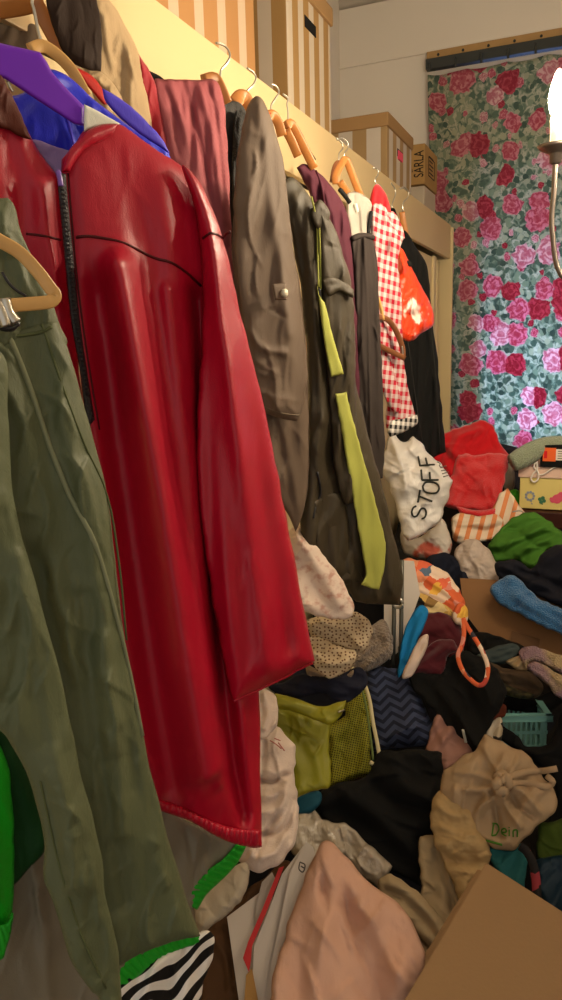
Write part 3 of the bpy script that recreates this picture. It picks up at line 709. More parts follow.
s = Sheet('-40,20! 0,18 20,20 36,26 44,48 30,52 0,50 -40,60!', d=1.0, yaw=20, T=6, R=10, folds=[('w', 60, 14, 3)])
g = thing('cardigan', 'grey-brown garment crumpled under the wooden hanger in the upper left corner', 'cardigan'); s.build('body', greybr, g)
s = Sheet('-40,44! -10,44 14,48 30,60 20,66 -40,66!', d=.96, yaw=20, T=5, R=7, folds=[('w', 60, 14, 3)]); s.build('dark_collar', blackc, g, label='black collar')
hanger('flat wooden hanger at the top left corner holding the beige hooded coat', ['-30,14 0,10 20,7 32,4', '34,0 44,18 56,40 70,64'], '-2,20 3,12 4,2 2,-8 -6,-16', d=.98, r=8, flat=4.)
hanger('curved pale wooden hanger between the purple hanger and the beige coat', ['30,50 42,46 56,54 70,68 80,84 86,96'], '42,46 38,30 34,10 32,2 35,-8 44,-12', d=.88, r=6, flat=4., mat_=wood3)
g = thing('coat', 'beige cotton coat with dark brown hood lining at the upper left', 'coat')
s = Sheet('44,-30! 90,-40 104,-8 116,8 127,30 138,54 146,90 152,126 158,170 150,260 120,280 100,200 96,110 84,78 70,68', d=1.02, yaw=20, T=14, R=26, folds=[('w', 70, 26, 6), ('x', 75, 26, 60, 48, 2.6, 6.0), ('l', '104,20 108,50 118,90', 4, 5)]); s.build('body', beige, g)
s = Sheet('40,-30! 86,-40 94,-10 99,10 102,40 101,72! 90,70 78,66 66,58 56,36 48,10', ref=s, off=.03, T=6, R=14, folds=[('w', 80, 24, 4)]); s.build('hood_lining', dkbrown, g, label='dark brown hood lining')
s = Sheet('76,70 88,74 100,72 112,82 122,98 121,108 112,104 104,92 90,78', ref=s, off=.02, T=6, R=8, folds=[('x', 40, 26, 60, 24, 2.6, 4.2)]); s.build('collar', beige, g)
g = Sheet('72,67 82,70 92,76 102,88 108,104! 103,104 94,94 84,82', d=.93, yaw=20, T=4, R=5)
g.build('red_collar', F('scarlet_cloth', '#b01c14', .6, .1), label='narrow scarlet collar edge beside the curved pale hanger', cat='garment')
g = thing('blouse', 'crimson garment showing only as a strip between beige coat and dusty rose cloth', 'garment')
s = Sheet('136,52 144,62 150,72 157,90 163,115 170,160 176,240 150,300 140,200 146,120 140,80', d=1.10, yaw=20, T=8, R=10, folds=[('w', 80, 16, 3)]); s.build('body', crimson, g)
s = Sheet('148,70! 160,76 166,82 160,84 152,80', d=1.13, yaw=20, T=4, R=4); s.build('strap', blackc, g, label='black strap')
s = Sheet('153,82 165,79 180,80 197,80 214,79 222,92 226,125 229,170 232,240 236,330 200,400 150,380 140,300 160,200 160,130', d=1.16, yaw=22, T=10, R=18, auto=0, folds=[('w', 84, 16, 2.5, 12), ('w', 86, 8, 1.2, 14), ('g', '184,84 194,120 206,170 216,230', 3, -5), ('g', '166,90 180,130 190,170', 3, -4), ('g', '208,84 216,120 222,180 226,230', 2.5, -5), ('l', '172,82 180,120 190,170 205,230', 4, 5), ('l', '198,84 210,130 220,190 226,240', 4, 5), ('l', '160,100 176,160', 4, 4)])
g = thing('scarf', 'dusty rose jersey cloth draped over a hanger', 'cloth'); s.build('drape', rose, g)
hanger('wooden hanger end beside the dusty rose cloth', ['204,82 214,80 220,90 226,104'], '220,80 221,70 226,64 230,56 227,48 221,44 216,43', d=1.18, r=7, flat=5)
g = thing('cardigan', 'charcoal knitted cardigan squeezed between dusty rose cloth and grey-brown coat', 'cardigan')
s = Sheet('219,104 230,101 243,106 250,130 252,180 248,270 240,300 228,270 224,200', d=1.30, yaw=22, T=10, R=10, folds=[('w', 85, 10, 3)]); s.build('body', F('dark_grey_wool', '#3c3a38', .9, .5, 300, .2), g)
s = Sheet('234,118 240,112 247,118 248,160 244,220 238,240 232,190', d=1.27, yaw=22, T=8, R=8, folds=[('w', 85, 8, 3)]); s.build('knit_front', charc, g, label='nubbly black knitted front')
hanger('round-ended wooden hanger over the charcoal cardigan', ['234,104 240,97 246,100 250,112'], '247,98 247,91 253,85 256,78 253,72 247,68', d=1.32, r=7, flat=5)
# ------------------------------------------------------------------ grey-brown coat
g = thing('coat', 'grey-brown buttoned-cuff coat beside the red leather jacket', 'coat')
s = Sheet('238,180 262,170 284,180 292,240 302,300 308,380 309,440 308,490 300,520 296,532! 288,515 268,480 252,420 240,340 232,260', d=1.22, yaw=26, T=12, R=22, folds=[('w', 88, 26, 5), ('g', '275,420 284,460 296,520', 5, -4)]); s.build('body', coatm, g)
s = Sheet('252,98 260,97 267,108 276,132 284,165 288,200 294,255 301,310 307,365 306,392 301,412 297,421! 284,418 262,412! 252,380 243,330 236,270 234,220 236,170 244,120', d=1.14, yaw=26, T=16, R=26, folds=[('w', 85, 30, 4), ('l', '262,110 268,180 280,260 290,330', 8, 6), ('x', 170, 14, 16, 43, 2.4, 3.6), ('l', '250,330 262,345 285,350', 4, 4), ('l', '256,390 280,394 300,400', 3, 2)]); s.build('sleeve', coatm, g)
tb = Sheet('272,284! 286,283! 287,300! 275,300!', d=1.10, yaw=26, T=3, R=3, sharp=True); tb.build('cuff_tab', coatm, g)
p = tb.pt(283.5, 293, .001); tube('button', [p, p+tb.N*.004], .006, F('pearl_button', '#cfc6ae', .3, 0), tb.obj, 12, 0)
s.stroke('cuff_hem', '264,405 282,410 299,414', .8, greybr, g, off=.3)
hanger('red-trimmed wooden hanger behind the grey-brown coat collar', ['266,118 272,115 278,122 282,136'], '272,115 271,106 275,99 279,92 276,86 271,84', d=1.42, r=5, flat=4, extra=[('red_trim', '267,116 272,113 278,119', 1.6, redj)])
hanger('wooden hanger with black edging above the plum cardigan', ['286,126 291,124 298,136 306,152 314,168', '286,130 292,142 298,156'], '288,122 288,112 287,104 288,98 283,94', d=1.46, r=4.5, flat=4, extra=[('black_edging', '287,122 293,121 300,132 309,150 315,160', 1.2, blackc)])
# ------------------------------------------------------------------ dark olive jacket with lime stripes
g = thing('rain_jacket', 'dark olive shell jacket with lime yellow stripes and cord', 'jacket')
s = Sheet('279,182! 292,177 303,188 316,205 324,218 332,250 340,300 350,350 360,400 372,450 383,490 395,540 401,568 404,580! 400,606! 378,604 356,601! 342,584 322,573 306,556 300,520 306,470 308,390 304,320 296,260 286,215', d=1.36, yaw=27, T=14, R=26, folds=[('w', 85, 24, 5, 5), ('x', 80, 26, 60, 52, 2.6, 4.2), ('l', '296,200 308,260 316,330 324,420', 6, 6), ('g', '312,420 320,500 330,560', 7, -6)])
s.build('body', dolive, g)
s.stroke('pocket_zip', '318,470 321,490 316,505 314,515', 1.2, zipm, g, off=.6)
pk = Sheet('312,500! 342,495 352,548 364,582! 340,584 318,570', ref=s, off=.02, T=5, R=8, folds=[('w', 70, 16, 2)]); pk.build('hem_panel', dolive, g)
s4 = Sheet('318,206 326,214 336,230 344,258 351,282 355,330 356,400 358,470 357,500! 344,503 335,470 331,420 326,360 322,290 318,240', ref=s, off=.025, T=12, R=14, folds=[('w', 85, 16, 3, 5), ('x', 170, 14, 16, 32, 2.4, 2.4)]); s4.build('sleeve', dolive, g)
fl = Sheet('322,280! 330,276 345,282 354,290! 353,298 340,292 328,296', ref=s4, off=.022, T=6, R=6, folds=[('w', 10, 12, 2)]); fl.build('sleeve_flap', dolive, g)
cl = Sheet('318,200 325,204 330,214 326,226 318,230 311,214', ref=s4, off=.01, T=6, R=7); cl.build('collar', dolive, g)
for o_ in ('317,285! 320,296 325,303! 334,340 344,374! 331,377! 324,340', '335,394! 346,392! 357,435 368,474 378,512 386,543! 384,568 379,590! 370,588 361,585! 366,572 361,545 348,470'):
    l = Sheet(o_, ref=s4, off=.024, T=3.5, R=5, folds=[('w', 85, 16, 1.5)]); l.build('lime_stripe', lime, g, label='lime yellow stripe')
s4.stroke('drawcord', ['312,200 317,225 318,260 319,288', '318,204 320,240 321,290'], .9, lime, g, off=2, label='lime drawcord')
s4.stroke('cord_toggle', '319,290 320,300', 2, zipm, g, off=2)
# ------------------------------------------------------------------ plum, dark, white
g = thing('cardigan', 'plum cardigan between dark olive jacket and dark brown trousers', 'cardigan')
s = Sheet('296,168! 303,164 313,168 326,180 340,198 349,220 353,260 358,310 362,370 359,420 354,440 340,400 330,320 322,250 312,200', d=1.60, yaw=24, T=12, R=16, folds=[('w', 85, 13, 4, 6), ('l', '318,180 334,220 344,280', 4, 4)]); s.build('body', plum, g)
s.stroke('front_edge', '316,172 322,190 326,215', 1.2, plum, g, off=.8)
g = thing('shirt', 'white shirt with black and white striped binding below two hangers', 'shirt')
s = Sheet('346,200 352,192 362,194 372,204 374,225 374,250 352,250', d=1.74, yaw=24, T=7, R=9, folds=[('w', 80, 10, 2)]); s.build('body', white, g)
s.stroke('striped_collar', '340,190 345,196 350,203', 2.2, stripedk, g, off=1)
s.stroke('striped_armhole', '371,212 369,224 368,234', 2, stripedk, g, off=1)
s.stroke('neck_label', '355,204 357,212', 2.2, tagm, g, off=1)
g = thing('trousers', 'dark brown-black trousers hanging below the white shirt', 'trousers')
s = Sheet('351,236! 360,233 372,233! 377,262 380,320 383,400 385,440 383,478! 366,482 356,470! 358,400 356,320', d=1.70, yaw=24, T=10, R=12, folds=[('w', 88, 10, 2.5, 8), ('l', '364,240 368,320 370,400 372,470', 2, 3)]); s.build('legs', dkgrey, g)
s.stroke('waistband', '352,240 362,237 373,238', 2.5, dkgrey, g, off=1)
hanger('wooden hanger with lower bar hanging above the white shirt', ['336,184 336,176 341,165 346,160 351,172 358,190 366,208', '340,182 346,191 352,200'], '346,162 344,154 348,148 347,142 342,138 337,140', d=1.76, r=3.6, flat=3)
hanger('darker wooden hanger tucked behind the one above the white shirt', ['333,182 335,170 338,164 341,168'], '339,164 339,154 343,148 341,142 336,138', d=1.83, r=3.6, flat=3, mat_=woodd)
# ------------------------------------------------------------------ gingham shirt etc.
g = thing('shirt', 'red and white gingham shirt hanging beside the orange plastic bag', 'shirt')
s = Sheet('372,207 382,204 389,214 394,226 403,240! 398,262 402,300 402,330 405,370 411,400 416,416! 410,426 394,432! 386,428 386,400 378,370 373,320 371,270 370,235', d=1.86, yaw=24, T=9, R=12, folds=[('w', 88, 12, 3), ('x', 80, 26, 60, 28, 2.6, 3.4)]); s.build('body', ging, g)
s = Sheet('374,320 380,310 388,330 392,365 400,395 399,412 390,408 380,380', d=1.83, yaw=24, T=6, R=7, folds=[('w', 80, 8, 2)]); s.build('sleeve', ging, g)
s = Sheet('386,212! 394,212 402,226 405,238! 396,246 388,232', d=1.82, yaw=24, T=4, R=5); s.build('collar', ging, g)
g = Sheet('392,420! 406,418 417,414! 417,424 404,432 390,437! 387,430', d=1.90, yaw=24, T=6, R=7, folds=[('w', 80, 8, 2)])
g.build('gingham_cloth', bging, label='black and white gingham hem below the red gingham shirt', cat='cloth')
g = Sheet('370,208 370,198 373,188 377,184 382,188 387,197 391,212 388,222 380,212 374,214', d=1.88, yaw=24, T=9, R=10, folds=[('w', 80, 8, 2)])
g.build('red_hood', redj, label='bright red hood at the top of the gingham shirt', cat='hood')
hanger('thin steel hook rising from the red hood', ['376,190 378,186 381,190'], '377,186 375,180 378,174 377,169 373,168', d=1.93, r=2, flat=2, mat_=metal, name='wire_hanger')
g = thing('carrier_bag', 'orange and white plastic carrier bag hanging below the black dress hanger', 'bag')
s = Sheet('397,246! 403,250 410,264 420,284 430,302 434,318 432,327 422,333 412,341 402,339 394,330 391,312 397,290', d=1.98, yaw=22, T=13, R=16, folds=[('x', 70, 26, 60, 28, 2.6, 5.1), ('w', 60, 10, 2)]); s.build('bag', bagor, g)
s = Sheet('395,240 402,250 408,262 404,272 398,268', d=1.96, yaw=22, T=4, R=5, folds=[('w', 60, 8, 2)]); s.build('gathered_neck', F('pale_pink_plastic', '#dc9c94', .35, 0, wrinkle=.4), g, label='pale pink gathered neck')
s = Sheet('400,258! 412,262! 413,267! 401,265!', d=1.92, yaw=22, T=1, R=2, sharp=True); s.build('black_print', blackc, g, label='black print')
hanger('small dark brown wooden hanger in front of the gingham shirt', ['369,342 368,330 371,321 378,317 388,320 396,331 402,346 403,356', '370,340 380,346 392,352 404,358'], None, d=1.78, r=2.8, flat=3, mat_=woodd, extra=[('pale_stick', '378,298 381,308 383,320', 1.8, wood3), ('steel_pin', '371,330 371,340', 1, metal), ('steel_pin', '402,346 403,356', 1, metal)])
g = thing('dress', 'long plain black dress, last garment before the rose curtain', 'dress')
s = Sheet('400,236! 404,230 410,238 418,250 426,262 429,280 431,305 435,340 439,380 443,420 446,452! 425,460 395,452! 388,420 392,330 396,280', d=2.42, yaw=22, T=10, R=12, folds=[('w', 88, 12, 3, 8), ('l', '424,300 432,360 438,430', 3, 3)]); s.build('body', blackc, g)
s.stroke('seam', ['429,310 434,360 438,410 440,450', '408,340 416,400 424,450'], .5, blackseam, g, off=.4)
hanger('wooden hanger seen end-on above the black dress', ['402,212 403,220 406,236'], '403,212 403,203 408,197 408,191 404,187 400,189', d=2.46, r=3, flat=3)
hanger('wire hanger between the red hood and the black dress', ['390,212 393,210 396,218'], '392,211 392,204 395,196 395,189 391,183', d=2.3, r=2, flat=2, mat_=blackc, name='wire_hanger')
# ------------------------------------------------------------------ materials of the heap
def one(name, label, cat, outline, mat, lift, folds=(), T=9, R=14, group=None, **k):
    s = Sheet(outline, lift=lift, T=T, R=R, folds=folds, **k); s.build(name, mat, label=label, cat=cat, group=group); return s
def multi(name, label, cat): return thing(name, label, cat)
heapm = F('heap_shaded_cloth', '#120f0c', .95, .2, 300, .3, 8, coord='Object', pattern=p_blotch([(0, '#0d0c0c'), (.4, '#17140f'), (.6, '#11131c'), (.8, '#1c120e')], 7, .8))
# the heap everything lies on; its near-black colour stands in for shade in gaps
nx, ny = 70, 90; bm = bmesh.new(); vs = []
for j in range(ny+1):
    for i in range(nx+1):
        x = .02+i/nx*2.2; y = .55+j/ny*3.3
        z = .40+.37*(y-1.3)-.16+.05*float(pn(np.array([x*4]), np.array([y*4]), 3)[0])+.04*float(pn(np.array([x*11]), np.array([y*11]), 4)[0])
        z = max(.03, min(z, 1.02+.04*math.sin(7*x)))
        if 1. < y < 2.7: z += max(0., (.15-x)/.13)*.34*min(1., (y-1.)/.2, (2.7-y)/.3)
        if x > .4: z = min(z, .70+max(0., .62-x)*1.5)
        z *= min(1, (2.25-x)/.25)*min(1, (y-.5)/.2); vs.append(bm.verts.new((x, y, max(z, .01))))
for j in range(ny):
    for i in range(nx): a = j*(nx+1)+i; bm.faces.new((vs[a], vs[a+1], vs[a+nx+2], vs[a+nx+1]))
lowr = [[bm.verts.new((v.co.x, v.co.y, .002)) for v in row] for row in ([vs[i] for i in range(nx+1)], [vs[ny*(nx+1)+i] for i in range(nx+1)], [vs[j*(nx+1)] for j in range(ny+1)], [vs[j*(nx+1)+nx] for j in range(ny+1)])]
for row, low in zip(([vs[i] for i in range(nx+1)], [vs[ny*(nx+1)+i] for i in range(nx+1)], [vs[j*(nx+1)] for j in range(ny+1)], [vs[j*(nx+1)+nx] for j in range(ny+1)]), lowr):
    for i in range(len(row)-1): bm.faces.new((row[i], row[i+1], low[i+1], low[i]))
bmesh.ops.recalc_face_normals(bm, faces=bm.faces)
from_bm('clothes_heap', bm, heapm, smooth=True, label='tangled clothes at the bottom of the whole pile, coloured dark as shade in the gaps', cat='clothes heap', kind='stuff')
# ---- back of the pile, right
yb = fabric('yellow_card', '#d9c678', .6, .05, 100, .04, coord='Object'); lidm = fabric('pale_pink_lid', '#d8b8a4', .6, .05, 100, .04, coord='Object')
darkwood = fabric('dark_red_wood', '#3a1a10', .5, .1, 80, .2, 10, coord='Object')
bl = at_d(519, 508, 2.62); YB = bl[1]; zl = bl[2]; xr = at_y(606, 512, YB)[0]; zt1 = at_y(521, 477, YB)[2]; zt2 = at_y(521, 466, YB)[2]
box('wooden_chest', (bl[0]-.02, YB-.03, zl-.06), (xr+.1, YB+.4, zl-.004), darkwood, bev=.004, label='dark reddish wooden chest under the yellow box', cat='chest')
g = multi('gift_box', 'yellow cardboard box with printed flowers and pink bird and a pale lid', 'box')
box('body', (bl[0], YB, zl), (xr, YB+.22, zt1+.01), yb, g, .003)
box('lid', (bl[0]-.006, YB-.006, zt1), (xr+.006, YB+.226, zt2), lidm, g, .003)
def deco(name, P, mat_, shape):
    bm = bmesh.new()
    for k_, (px, py, r) in enumerate(shape):
        p = at_y(px, py, YB); m_ = r*2.9/FPX
        bmesh.ops.create_cone(bm, cap_ends=True, segments=12, radius1=m_, radius2=m_, depth=.002, matrix=Matrix.Translation((p[0], YB-.0006-.0002*k_, p[2])) @ Matrix.Rotation(rad(90), 4, 'X'))
    return from_bm(name, bm, mat_, g)
gry = fabric('print_grey', '#8e95a0', .7, 0); dgn = fabric('print_green', '#3c6f50', .7, 0); pnk = fabric('print_pink', '#d4566c', .7, 0); lpk = fabric('print_pale_pink', '#dba0a0', .7, 0)
deco('printed_flower', 0, gry, [(530+4*math.cos(k*.7), 496+4*math.sin(k*.7), 1.2) for k in range(9)]+[(531.5, 501, .6), (532, 503.5, .6)])
deco('printed_clover', 0, dgn, [(542+2.2*math.cos(k*1.57+.4), 500+2.2*math.sin(k*1.57+.4), 1.7) for k in range(4)]+[(542.3, 504, .6)])
b_ = deco('printed_bird', 0, pnk, [(557, 499, 4.2), (553, 500, 2.6), (561, 497, 4), (561, 494.5, 2.4), (551, 498.5, 1.2)]); 
L = Sheet('515,455! 575,455! 575,515! 515,515!', d=depth(at_y(545, 485, YB-.012)), n=(0, -1, 0), T=0, Tb=0)
g2 = multi('cord', 'white cord looped over the front of the yellow box', 'cord')
from_bm('loop', (lambda b: (tube_bm(b, L.path('537,462 537,469 533,474 531,479 534,482 538,479 538,472 534,467 536,461'), .0032, 6, 0), tube_bm(b, L.path('537,475 544,474 550,470 558,466 575,464'), .0028, 6, 0), b)[2])(bmesh.new()), F('white_cord', '#e0d8cc', .7, 0), g2, smooth=True)
mb0 = at_y(540, 464, YB-.02); mb1 = at_y(606, 447, YB-.02)
g = multi('video_case', 'black case with orange and white label lying on the yellow box', 'case')
zc0 = zt2+.003; hh_ = mb1[2]-mb0[2]
box('body', (mb0[0], YB-.02, zc0), (mb1[0], YB+.16, zc0+.075), blackc, g, .003)
om = fabric('orange_label', '#e0622a', .6, 0, coord='Object'); wl = fabric('white_label', '#d8d0c4', .6, 0, coord='Object')
box('orange_label', (mb0[0]+.008, YB-.0215, zc0+.02), (mb0[0]+.05, YB-.0195, zc0+.066), om, g); box('white_label', (mb0[0]+.05, YB-.0212, zc0+.024), (mb1[0]-.02, YB-.0195, zc0+.062), wl, g)
bm = bmesh.new()
for k in range(4): bx(bm, (mb0[0]+.056, YB-.022, zc0+.03+k*.008), (mb0[0]+.09+.02*(k % 2), YB-.021, zc0+.032+k*.008))
from_bm('printed_lines', bm, inkm, g); box('red_mark', (mb0[0]+.012, YB-.022, zc0+.03), (mb0[0]+.022, YB-.021, zc0+.055), redj, g)
terry_g = F('sage_towelling', '#929c80', .95, 1., 220, .2, 120, bdist=.012, sheen=.3, coord='Object')
q = [at_d(x, y, 2.56) for x, y in ((512, 463), (520, 459), (532, 452), (545, 446.5), (562, 445), (600, 446))]
tube('rolled_towel', q, [.03, .036, .036, .033, .032, .032], terry_g, seg=16, label='pale sage green rolled towel on top of the black case', cat='towel')
one('grey_cloth', 'small grey fuzzy cloth squeezed between red towel and yellow box', 'cloth', '505,468 510,462 514,470 515,484 511,492 506,494 503,480', F('grey_fuzz', '#7d766c', .95, 1., 200, .2, bdist=.008), .10, [('w', 80, 8, 2)], T=6, R=6)
one('green_cloth', 'scrap of vivid green cloth left of the yellow box', 'cloth', '507,494 513,489 519,492 519,506 512,512 506,506', F('vivid_green', '#3f9a22', .7, .1), .08, [('w', 60, 8, 2)], T=5, R=6)
# curtain side plush, red clothes
one('red_sweater', 'red sweatshirt crumpled on top of the pile by the curtain', 'sweater', '424,458 430,446 436,438 450,431 470,424 484,421 493,426 498,436 503,447 508,456 504,470 480,480 455,484 448,480 438,466', redj, .16, [('w', 60, 24, 7), ('l', '452,456 456,444 462,436 480,430', 5, 6), ('g', '440,448 452,460 456,474', 4, -6), ('l', '430,456 442,446 452,452', 4, 4)], T=12, R=16)
terry = F('red_towelling', '#d8161c', .95, 1., 330, .12, 80, bdist=.008, sheen=.3)
g = multi('towel', 'folded red terry towel hanging over the striped towel', 'towel')
s = Sheet('458,455! 466,454 480,455 494,453 508,456! 507,470 503,488 497,503 495,512! 486,514 478,512! 462,511 443,505! 446,490 452,472', lift=.30, T=8, R=10, folds=[('w', 80, 20, 3), ('w', 10, 16, 2)]); s.build('upper_fold', terry, g)
s = Sheet('456,506! 476,510 496,508! 497,519! 480,518 460,514!', lift=.27, T=6, R=6); s.build('lower_fold', terry, g)
g = multi('towel', 'cream towel with orange stripes under the red terry towel', 'towel')
ostr = F('orange_striped_towelling', '#e0b090', .95, .8, 330, .08, 80, bdist=.006, pattern=p_stripes('#d98a58', '#e0ccb4', .034, .42, 12))
s = Sheet('500,492! 508,488! 516,500 522,508 530,517! 522,522 514,532 505,541 496,545! 490,530 492,512', lift=.24, T=6, R=8, folds=[('w', 70, 14, 3)]); s.build('hanging_end', ostr, g)
s = Sheet('452,518 460,513 478,516 496,514 504,524 502,538 486,541 468,545 456,543 452,532', lift=.26, T=10, R=10, folds=[('g', '456,530 470,528 486,530 500,526', 3, -6), ('w', 5, 9, 2)]); s.build('folded_part', ostr, g)
s.stroke('hem', '512,512 520,511 528,516', .8, white, g, off=.5)
# shopping bag with lettering
plas = F('white_plastic', '#d2cec8', .32, .05, 200, .04, wrinkle=.45, wscale=22, spec=.5)
plas_r = F('printed_plastic', '#b8aca0', .35, .05, 200, .05, wrinkle=.45, wscale=25, pattern=p_noise('#bdb4a8', '#b85a48', 9, .55, .6))
g = multi('carrier_bag', 'crumpled white plastic carrier bag with large dark letters beside the red towel', 'bag')
s = Sheet('384,450 388,440 392,432! 399,439 407,441 414,437 420,441 427,452 437,460 446,470 452,480! 450,492 444,508 440,522 428,530 412,540 402,535 398,515 390,488 382,470', lift=.34, T=16, R=22, folds=[('c', 60, 26, 3.5), ('w', 30, 22, 4), ('l', '392,436 396,450 404,470 406,490', 4, 5), ('l', '400,520 420,505 440,486', 4, 4)]); s.build('upper_part', plas, g)
GL = {'S': ['1,.82 .75,1 .3,1 0,.8 .12,.58 .5,.5 .9,.42 1,.2 .7,0 .25,0 0,.18'], 'T': ['0,1 1,1', '.5,1 .5,0'], 'O': ['.5,1 .9,.85 1,.5 .9,.15 .5,0 .1,.15 0,.5 .1,.85 .5,1'], 'F': ['0,0 0,1', '0,1 .9,1', '0,.5 .7,.5']}
def glyphs(word):   # letter, start of its baseline, advance vector, up vector
    return [' '.join('%.2f,%.2f' % (x0+float(k.split(',')[0])*ax+float(k.split(',')[1])*ux, y0+float(k.split(',')[0])*ay+float(k.split(',')[1])*uy) for k in st.split())
            for ch_, (x0, y0), (ax, ay), (ux, uy) in word for st in GL[ch_]]
let = glyphs([('S', (424, 519), (3, -10), (-13, -4)), ('T', (431, 507), (2, -12), (-13, -5)), ('O', (438, 494), (1, -11), (-16, -2)), ('F', (438, 480), (-1, -11), (-16, 0)), ('F', (434, 465), (-2, -10), (-14, 1))])
s.stroke('lettering', let, 1.0, F('dark_print', '#2d302c', .5, 0), g, off=.9)
s.stroke('small_lettering', ['437,462 440,464 439,466 442,468', '440,468 446,466', '441,471 446,470', '442,474 448,472', '443,477 449,475'], .5, F('grey_print', '#6d6a64', .5, 0), g, off=.6)
s = Sheet('402,530 416,538 432,528 442,518 448,530 452,545 449,555 434,560 412,557 402,550', lift=.30, T=13, R=16, folds=[('c', 40, 18, 3.5), ('w', 150, 14, 3)]); s.build('lower_part', plas_r, g)
one('plastic_bag', 'small translucent white plastic bag between carrier bag and green sweater', 'bag', '454,552 460,544 468,539 478,540 488,549 495,560 499,572 497,586 490,591 476,586 463,578 458,566', F('translucent_plastic', '#b5a598', .3, .05, 200, .06, wrinkle=.6, wscale=26), .24, [('c', 110, 18, 3), ('w', 60, 14, 2)], T=12, R=14)
one('green_sweater', 'grass green garment crumpled below the yellow box', 'sweater', '488,549 494,536 504,526 514,517 524,513 536,513 550,521 562,532 578,546 566,550 550,548 545,556 536,571 528,568 518,562 506,562 496,562', F('grass_green', '#3d6a1e', .85, .2, 700, .08), .24, [('w', 35, 18, 6), ('l', '500,548 520,540 540,530 556,530', 4, 5), ('g', '508,530 522,535 534,545', 4, -5), ('l', '520,555 532,545 545,540', 4, 4)], T=10, R=12)
one('navy_sweatshirt', 'dark navy garment draped over the blue towel', 'sweater', '495,572 496,562 506,560 520,561 530,568 540,556 552,547 566,545 600,552 600,628 578,616 560,606 543,598 528,590 516,578 504,580', F('navy_fleece', '#15161f', .9, .2, 700, .1), .25, [('w', 35, 20, 7), ('l', '506,568 530,580 552,590', 4, 5), ('g', '520,572 545,580 562,588', 4, -5)], T=10, R=12)
one('blue_towel', 'fluffy blue towel on the rim of the cardboard box', 'towel', '490,590 498,580 508,576 516,576 526,586 540,598 556,606 574,614 600,624 600,650 570,638 550,630 530,620 512,611 498,603', F('blue_towelling', '#2f6ea3', .95, 1., 260, .16, 90, bdist=.012, sheen=.3), .20, [('w', 150, 14, 3), ('g', '528,596 520,604 514,610', 3, -4)], T=12, R=12)
one('navy_cloth', 'dark navy cloth left of the translucent plastic bag', 'cloth', '424,562 432,555 444,552 456,558 464,568 470,580 466,596 458,608 446,602 436,588 428,574', F('navy_cotton', '#161a29', .9, .2), .20, [('w', 60, 16, 5)], T=9, R=12)
# cardboard box behind
card = fabric('cardboard', '#8a6440', .8, .15, 160, .05, 6, coord='Object'); cardd = fabric('cardboard_tape', '#6b4a2a', .6, .05, 60, .05, coord='Object')
g = multi('cardboard_box', 'open brown cardboard box in the pile under the blue towel', 'box')
f1 = prism('front_panel', '460,578 500,580 560,604 610,624 610,678 560,656 520,643 480,633 464,612', card, g, lift=.10, thick=.006, tilt=.15)
tp = prism('tape', '512,631! 540,639! 538,651! 510,643!', cardd, f1.obj, lift=.107, thick=.002, tilt=.15, c=(535, 628))
q0 = f1.O+f1.N*.0
prism('inner_flap', '464,584! 492,592! 486,612! 502,637! 480,633! 462,606!', card, g, lift=.118, thick=.004, tilt=.25, c=(480, 610))
# drawstring bag
flor = F('orange_floral_cotton', '#d98', .8, .2, 900, .05, pattern=p_blotch([(0, '#d9663c'), (.22, '#e0906a'), (.4, '#e8cdb4'), (.6, '#e06a4a'), (.74, '#e6b34a'), (.86, '#5a6f86'), (.93, '#d98a78')], 36, .8))
flor_o = F('orange_floral_band', '#d98', .8, .2, 900, .05, coord='Object', pattern=p_blotch([(0, '#d9663c'), (.3, '#e0906a'), (.5, '#e8cdb4'), (.7, '#b8483a'), (.82, '#3a3a44'), (.9, '#d98a78')], 60, .3))
flor2 = F('yellow_floral_cotton', '#c9a', .8, .2, 900, .05, pattern=p_blotch([(0, '#c9a45a'), (.3, '#1c1a16'), (.55, '#d8c08a'), (.8, '#8a6a3a')], 34, .5))
g = multi('drawstring_bag', 'orange floral drawstring bag with a long strap in the middle of the pile', 'bag')
s = Sheet('399,566 404,559 418,560 432,564 446,572 456,584 462,597 466,612 461,622 452,620 440,614 420,610 404,606 398,590', lift=.34, T=15, R=20, folds=[('w', -25, 16, 3), ('l', '420,590 440,598 458,610', 3, 3), ('l', '426,578 446,592 460,606', 3, 3), ('l', '415,602 440,606 456,614', 3, 3)]); s.build('body', flor, g)
s3_ = Sheet('399,592 408,590 424,594 440,602 452,610 450,618 436,616 418,612 402,609', lift=.365, T=8, R=9, folds=[('w', -20, 9, 2)]); s3_.build('lower_band', flor2, g, label='yellow band printed with black flowers')
s2_ = Sheet('454,608 460,603 467,608 468,618 464,625 456,624 452,617', lift=.37, T=8, R=7, folds=[('s', 60, 5, 1.5)], step=1.4); s2_.build('gathered_mouth', flor, g)
Lp = Sheet('440,600! 500,600! 500,695! 440,695!', lift=.44, T=0, Tb=0)
Lp.stroke('strap', '462,620 464,632 462,645 458,655 461,667 468,677 478,685 485,682 488,668 484,655 476,640 468,628 463,618', 2.6, flor_o, g, flat=.8)
